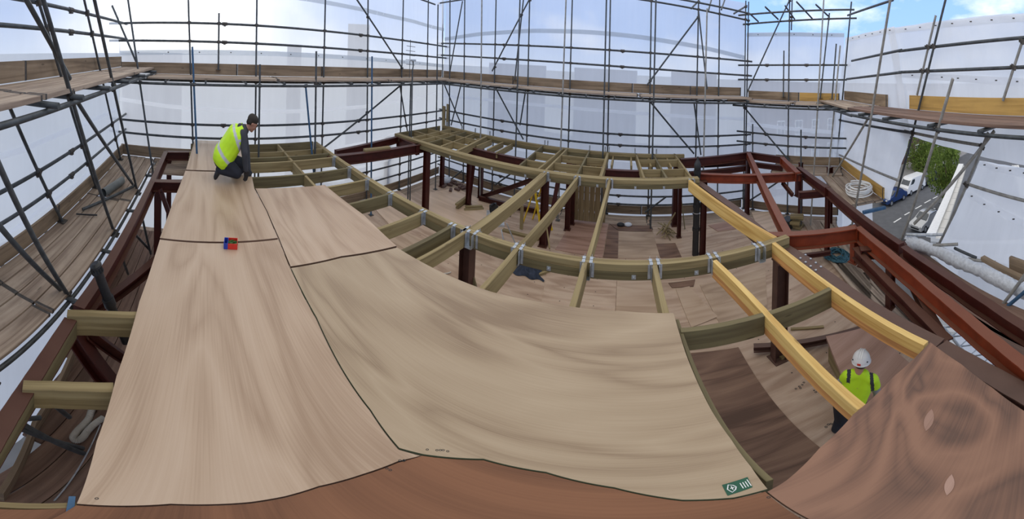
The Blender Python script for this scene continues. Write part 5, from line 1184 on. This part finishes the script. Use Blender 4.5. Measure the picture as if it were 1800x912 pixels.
# ================================================================= the street seen through the gap
GZ = -9.5
a, b = Z(1577, 388, GZ), Z(1648, 346, GZ); rd = (b - a); rd.z = 0; rd.normalize(); rn = Vector((-rd.y, rd.x, 0))   # rn to the left of travel
left = Z(1577, 345, GZ); sgn = 1 if (left - a).dot(rn) > 0 else -1; rn = rn * sgn
ST = lambda u_, v_, z=GZ: Vector((a.x, a.y, z)) + rd * u_ + rn * v_
kw = (Z(1605, 318, GZ) - a).dot(rn)
m = MB(); m.prism([ST(-60, -40), ST(80, -40), ST(80, kw + 40), ST(-60, kw + 40)], GZ - .3, GZ); struct(m.build('road', ASPH, org=ST(0, 0)))
m = MB(); m.prism([ST(-60, kw), ST(80, kw), ST(80, kw + 7.5), ST(-60, kw + 7.5)], GZ, GZ + .14); struct(m.build('pavement', PAVE, org=ST(0, kw)))
LD = (b - a).dot(rd)
for i, (x0_, y0_, x1_, y1_) in enumerate([(1571, 391, 1584, 383), (1590, 378, 1599, 373), (1609, 367, 1620, 361), (1625, 357, 1636, 351), (1640, 349, 1648, 345)]):
    p0, p1 = Z(x0_, y0_, GZ), Z(x1_, y1_, GZ); m = MB(); n = rn * .09; q_ = [p0 - n, p1 - n, p1 + n, p0 + n]; m.prism(q_, GZ, GZ + .012)
    tag(m.build('lane_dash', ROADW), ORD[i] + ' white dash of the road centre line from the near end', 'road marking', 'road centre dashes')
def car(px, du, paint, lb, name='car', van=False, cat='car', L=4.3, W=1.8, H=1.45, fw=-1):
    p = Z(*px, GZ) + rd * du; t = thing(name, Vector((p.x, p.y, GZ)), lb, cat, 'cars on the street'); F = rd * fw; S_ = Vector((-F.y, F.x, 0))
    C = lambda x, y, z: Vector((p.x, p.y, GZ)) + F * x + S_ * y + Vector((0, 0, z))
    if van: prof = [(-.5, .35), (-.5, .95), (-.49, 1.9), (.16, 1.98), (.24, 1.9), (.38, 1.2), (.48, 1.02), (.5, .75), (.5, .35)]
    else: prof = [(-.5, .35), (-.5, .8), (-.47, .95), (-.40, 1.0), (-.27, 1.38), (-.1, H), (.05, 1.42), (.22, 1.0), (.44, .85), (.49, .72), (.5, .35)]
    body_ = MB(); rows = []
    for y, ins in ((-.5, .12), (-.485, .03), (-.3, 0), (0, -.0), (.3, 0), (.485, .03), (.5, .12)):
        rows.append([C(x * L, y * W * (1 - (.16 if z > 1.05 else 0) * (1 if abs(y) > .4 else 1)), z - (ins * .4 if z > .5 else -ins * .1)) for x, z in prof])
    body_.grid(rows); n_ = len(prof)
    for r_ in (rows[0], rows[-1]): i0 = len(body_.v); body_.v += [Vector(q_) for q_ in r_]; body_.face([i0 + j for j in range(n_)])
    body_.quad(C(-.5 * L, -.45 * W, .35), C(.5 * L, -.45 * W, .35), C(.5 * L, .45 * W, .35), C(-.5 * L, .45 * W, .35))
    body_.build('body', paint, t, smooth=True, bevel=.0)
    def win(pts): g_ = MB(); g_.quad(*[C(*q_) for q_ in pts]); g_.build('window', GLASS, t)
    if van:
        win([(.245 * L, -.36 * W, 1.86), (.245 * L, .36 * W, 1.86), (.385 * L, .38 * W, 1.22), (.385 * L, -.38 * W, 1.22)])
        for s in (-1, 1): win([(.08 * L, s * .437 * W, 1.8), (.2 * L, s * .437 * W, 1.8), (.3 * L, s * .437 * W, 1.25), (.08 * L, s * .437 * W, 1.25)])
    else:
        win([(.065 * L, -.37 * W, 1.43), (.065 * L, .37 * W, 1.43), (.225 * L, .40 * W, 1.05), (.225 * L, -.40 * W, 1.05)]); win([(-.28 * L, -.36 * W, 1.40), (-.28 * L, .36 * W, 1.40), (-.40 * L, .38 * W, 1.06), (-.40 * L, -.38 * W, 1.06)])
        for s in (-1, 1): win([(-.25 * L, s * .435 * W, 1.32), (.03 * L, s * .435 * W, 1.34), (.14 * L, s * .44 * W, 1.09), (-.31 * L, s * .44 * W, 1.09)])
    for x in (-.31, .31):
        for s in (-1, 1):
            wm = MB(); wm.tube([C(x * L, s * W * .40, .33), C(x * L, s * W * .505, .33)], .33, 16); o_ = wm.build('wheel', TYRE, t); hb_ = MB(); hb_.tube([C(x * L, s * W * .505, .33), C(x * L, s * W * .512, .33)], .2, 12); hb_.build('hub', GALV, o_)
    for s in (-1, 1):
        l_ = MB(); l_.box(C(.485 * L, s * W * .34, .72), .16, .28, .14, atan2(F.y, F.x)); l_.build('headlight', LAMP, t, bevel=.02); l_ = MB(); l_.box(C(-.495 * L, s * W * .38, .8), .05, .2, .16, atan2(F.y, F.x)); l_.build('tail_light', REDP, t)
    m_ = MB(); m_.box(C(.5 * L, 0, .5), .04, W * .6, .14, atan2(F.y, F.x)); m_.build('grille', BLK, t)
    return t
car((1627, 397), 0, CARS['silver'], 'silver car on the near side of the road beside the white wall')
car((1646, 384), 2.6, CARS['dark'], 'dark car half hidden behind the silver car', W=1.75)
car((1603, 336), 0, CARS['white'], 'white van parked across the road', 'van', True, 'van', L=4.8, W=2.0)
car((1581, 349), -1.4, CARS['blue'], 'dark blue car parked in front of the white van')
car((1621, 327), 2.0, CARS['dark'], 'dark car parked behind the white van')
# brown brick block across the road
fb = kw + 7.5; bu0, bu1 = (Z(1560, 340, GZ) - a).dot(rd) - 16, (Z(1640, 312, GZ) - a).dot(rd) + 26
t = thing('apartment_building', ST(bu0, fb), 'brown brick building with white windows across the road', 'building')
m = MB(); m.hexa([ST(bu0, fb, GZ), ST(bu1, fb, GZ), ST(bu1, fb + 10, GZ), ST(bu0, fb + 10, GZ), ST(bu0, fb, 3.5), ST(bu1, fb, 3.5), ST(bu1, fb + 10, 3.5), ST(bu0, fb + 10, 3.5)]); m.build('wall', BRICK, t)
nw = int((bu1 - bu0) / 3.0)
for fl_ in range(4):
    for k in range(nw):
        u0 = bu0 + 1.0 + k * 3.0; z0 = GZ + 1.0 + fl_ * 3.0
        m = MB(); m.hexa([ST(u0, fb - .06, z0), ST(u0 + 1.3, fb - .06, z0), ST(u0 + 1.3, fb + .02, z0), ST(u0, fb + .02, z0), ST(u0, fb - .06, z0 + 1.7), ST(u0 + 1.3, fb - .06, z0 + 1.7), ST(u0 + 1.3, fb + .02, z0 + 1.7), ST(u0, fb + .02, z0 + 1.7)]); f_ = m.build('window', WHTP, t)
        m = MB(); 
        for (x0_, x1_) in ((.12, .6), (.7, 1.18)):
            for (y0_, y1_) in ((.12, .8), (.9, 1.58)): m.quad(ST(u0 + x0_, fb - .07, z0 + y0_), ST(u0 + x1_, fb - .07, z0 + y0_), ST(u0 + x1_, fb - .07, z0 + y1_), ST(u0 + x0_, fb - .07, z0 + y1_))
        m.build('pane', GLASS, f_)
# white painted terrace wall on the near side
wz = -2.9; p0, p1 = Z(1689, 292, wz), Z(1643, 402, wz); dv = (p1 - p0).normalized(); nn = Vector((-dv.y, dv.x, 0)); nn = nn if nn.dot(rn) < 0 else -nn
t = thing('terraced_house', Vector((p0.x, p0.y, GZ)), 'white painted brick end wall beside the street gap', 'building')
q0, q1 = p0 - dv * .2, p1 + dv * 1.0; lo = lambda p, z: Vector((p.x, p.y, z))
m = MB(); m.hexa([lo(q0, GZ), lo(q1, GZ), lo(q1 + nn * 6, GZ), lo(q0 + nn * 6, GZ), lo(q0, wz), lo(q1, wz), lo(q1 + nn * 6, wz), lo(q0 + nn * 6, wz)]); m.build('wall', BRICKW, t)
m = MB(); m.beam(q0 + Vector((0, 0, .15)), q1 + Vector((0, 0, .15)), .5, .15); m.build('coping', WHTP, t)
for k in range(3):
    c = q0.lerp(q1, .25 + .25 * k); m = MB(); m.beam(lo(c, wz - 1.6) - dv * .7, lo(c, wz - 1.6) + dv * .7, .4, .18); m.build('ledge', WHTP, t)
m = MB(); m.beam(q0 + nn * 3 + Vector((0, 0, .9)), q1 + nn * 3 + Vector((0, 0, .9)), 4.0, .8); m.build('roof', ASPH, t)
# street trees
def tree(px, z, R_, sc, lb, seed, dist):
    c = D(*px, dist); rr = random.Random(seed); t = thing('tree', Vector((c.x, c.y, GZ)), lb, 'tree', 'street trees')
    m = MB(); m.tube([Vector((c.x, c.y, GZ)), Vector((c.x + .2, c.y, (c.z + GZ) / 2)), c], [.3, .22, .1], 10); m.build('trunk', BARK, t, smooth=True)
    m = MB()
    for k in range(7):
        A = k * .9; m.tube([c - Vector((0, 0, R_ * .9)), c + Vector((cos(A) * R_ * .6, sin(A) * R_ * .6, R_ * (.3 * (k % 3) - .2)))], [.1, .03], 6)
    m.build('branches', BARK, t)
    lobes = [(Vector((rr.gauss(0, .42), rr.gauss(0, .42), rr.gauss(0, .45))), rr.uniform(.38, .6)) for _ in range(16)]
    m = MB()
    for k in range(5200):
        o_, r_ = rr.choice(lobes); d_ = Vector((rr.gauss(0, 1), rr.gauss(0, 1), rr.gauss(0, 1))).normalized(); p = o_ + d_ * r_ * rr.uniform(.75, 1.05)
        p = c + Vector((p.x * R_ * sc[0], p.y * R_ * sc[1], p.z * R_ * sc[2])); s_ = rr.uniform(.09, .17) * (R_ / 2.4) ** .5
        u_ = Vector((rr.gauss(0, 1), rr.gauss(0, 1), rr.gauss(0, 1))).normalized(); w_ = u_.orthogonal().normalized()
        m.quad(p - u_ * s_, p + w_ * s_ * .6, p + u_ * s_, p - w_ * s_ * .6)
    m.build('crown', LEAF, t); return t
tree((1664, 300), 0, 2.2, (.9, .9, 1.15), 'bright green tree nearest the street gap over the parked cars', 4, 30)
tree((1622, 283), 0, 3.0, (1, .8, .9), 'darker green tree in front of the brick building', 5, 53)
tree((1652, 270), 0, 3.4, (1, 1, .9), 'dark green tree behind the bright green one', 8, 62)
# neighbouring blocks that show faintly through the sheeting
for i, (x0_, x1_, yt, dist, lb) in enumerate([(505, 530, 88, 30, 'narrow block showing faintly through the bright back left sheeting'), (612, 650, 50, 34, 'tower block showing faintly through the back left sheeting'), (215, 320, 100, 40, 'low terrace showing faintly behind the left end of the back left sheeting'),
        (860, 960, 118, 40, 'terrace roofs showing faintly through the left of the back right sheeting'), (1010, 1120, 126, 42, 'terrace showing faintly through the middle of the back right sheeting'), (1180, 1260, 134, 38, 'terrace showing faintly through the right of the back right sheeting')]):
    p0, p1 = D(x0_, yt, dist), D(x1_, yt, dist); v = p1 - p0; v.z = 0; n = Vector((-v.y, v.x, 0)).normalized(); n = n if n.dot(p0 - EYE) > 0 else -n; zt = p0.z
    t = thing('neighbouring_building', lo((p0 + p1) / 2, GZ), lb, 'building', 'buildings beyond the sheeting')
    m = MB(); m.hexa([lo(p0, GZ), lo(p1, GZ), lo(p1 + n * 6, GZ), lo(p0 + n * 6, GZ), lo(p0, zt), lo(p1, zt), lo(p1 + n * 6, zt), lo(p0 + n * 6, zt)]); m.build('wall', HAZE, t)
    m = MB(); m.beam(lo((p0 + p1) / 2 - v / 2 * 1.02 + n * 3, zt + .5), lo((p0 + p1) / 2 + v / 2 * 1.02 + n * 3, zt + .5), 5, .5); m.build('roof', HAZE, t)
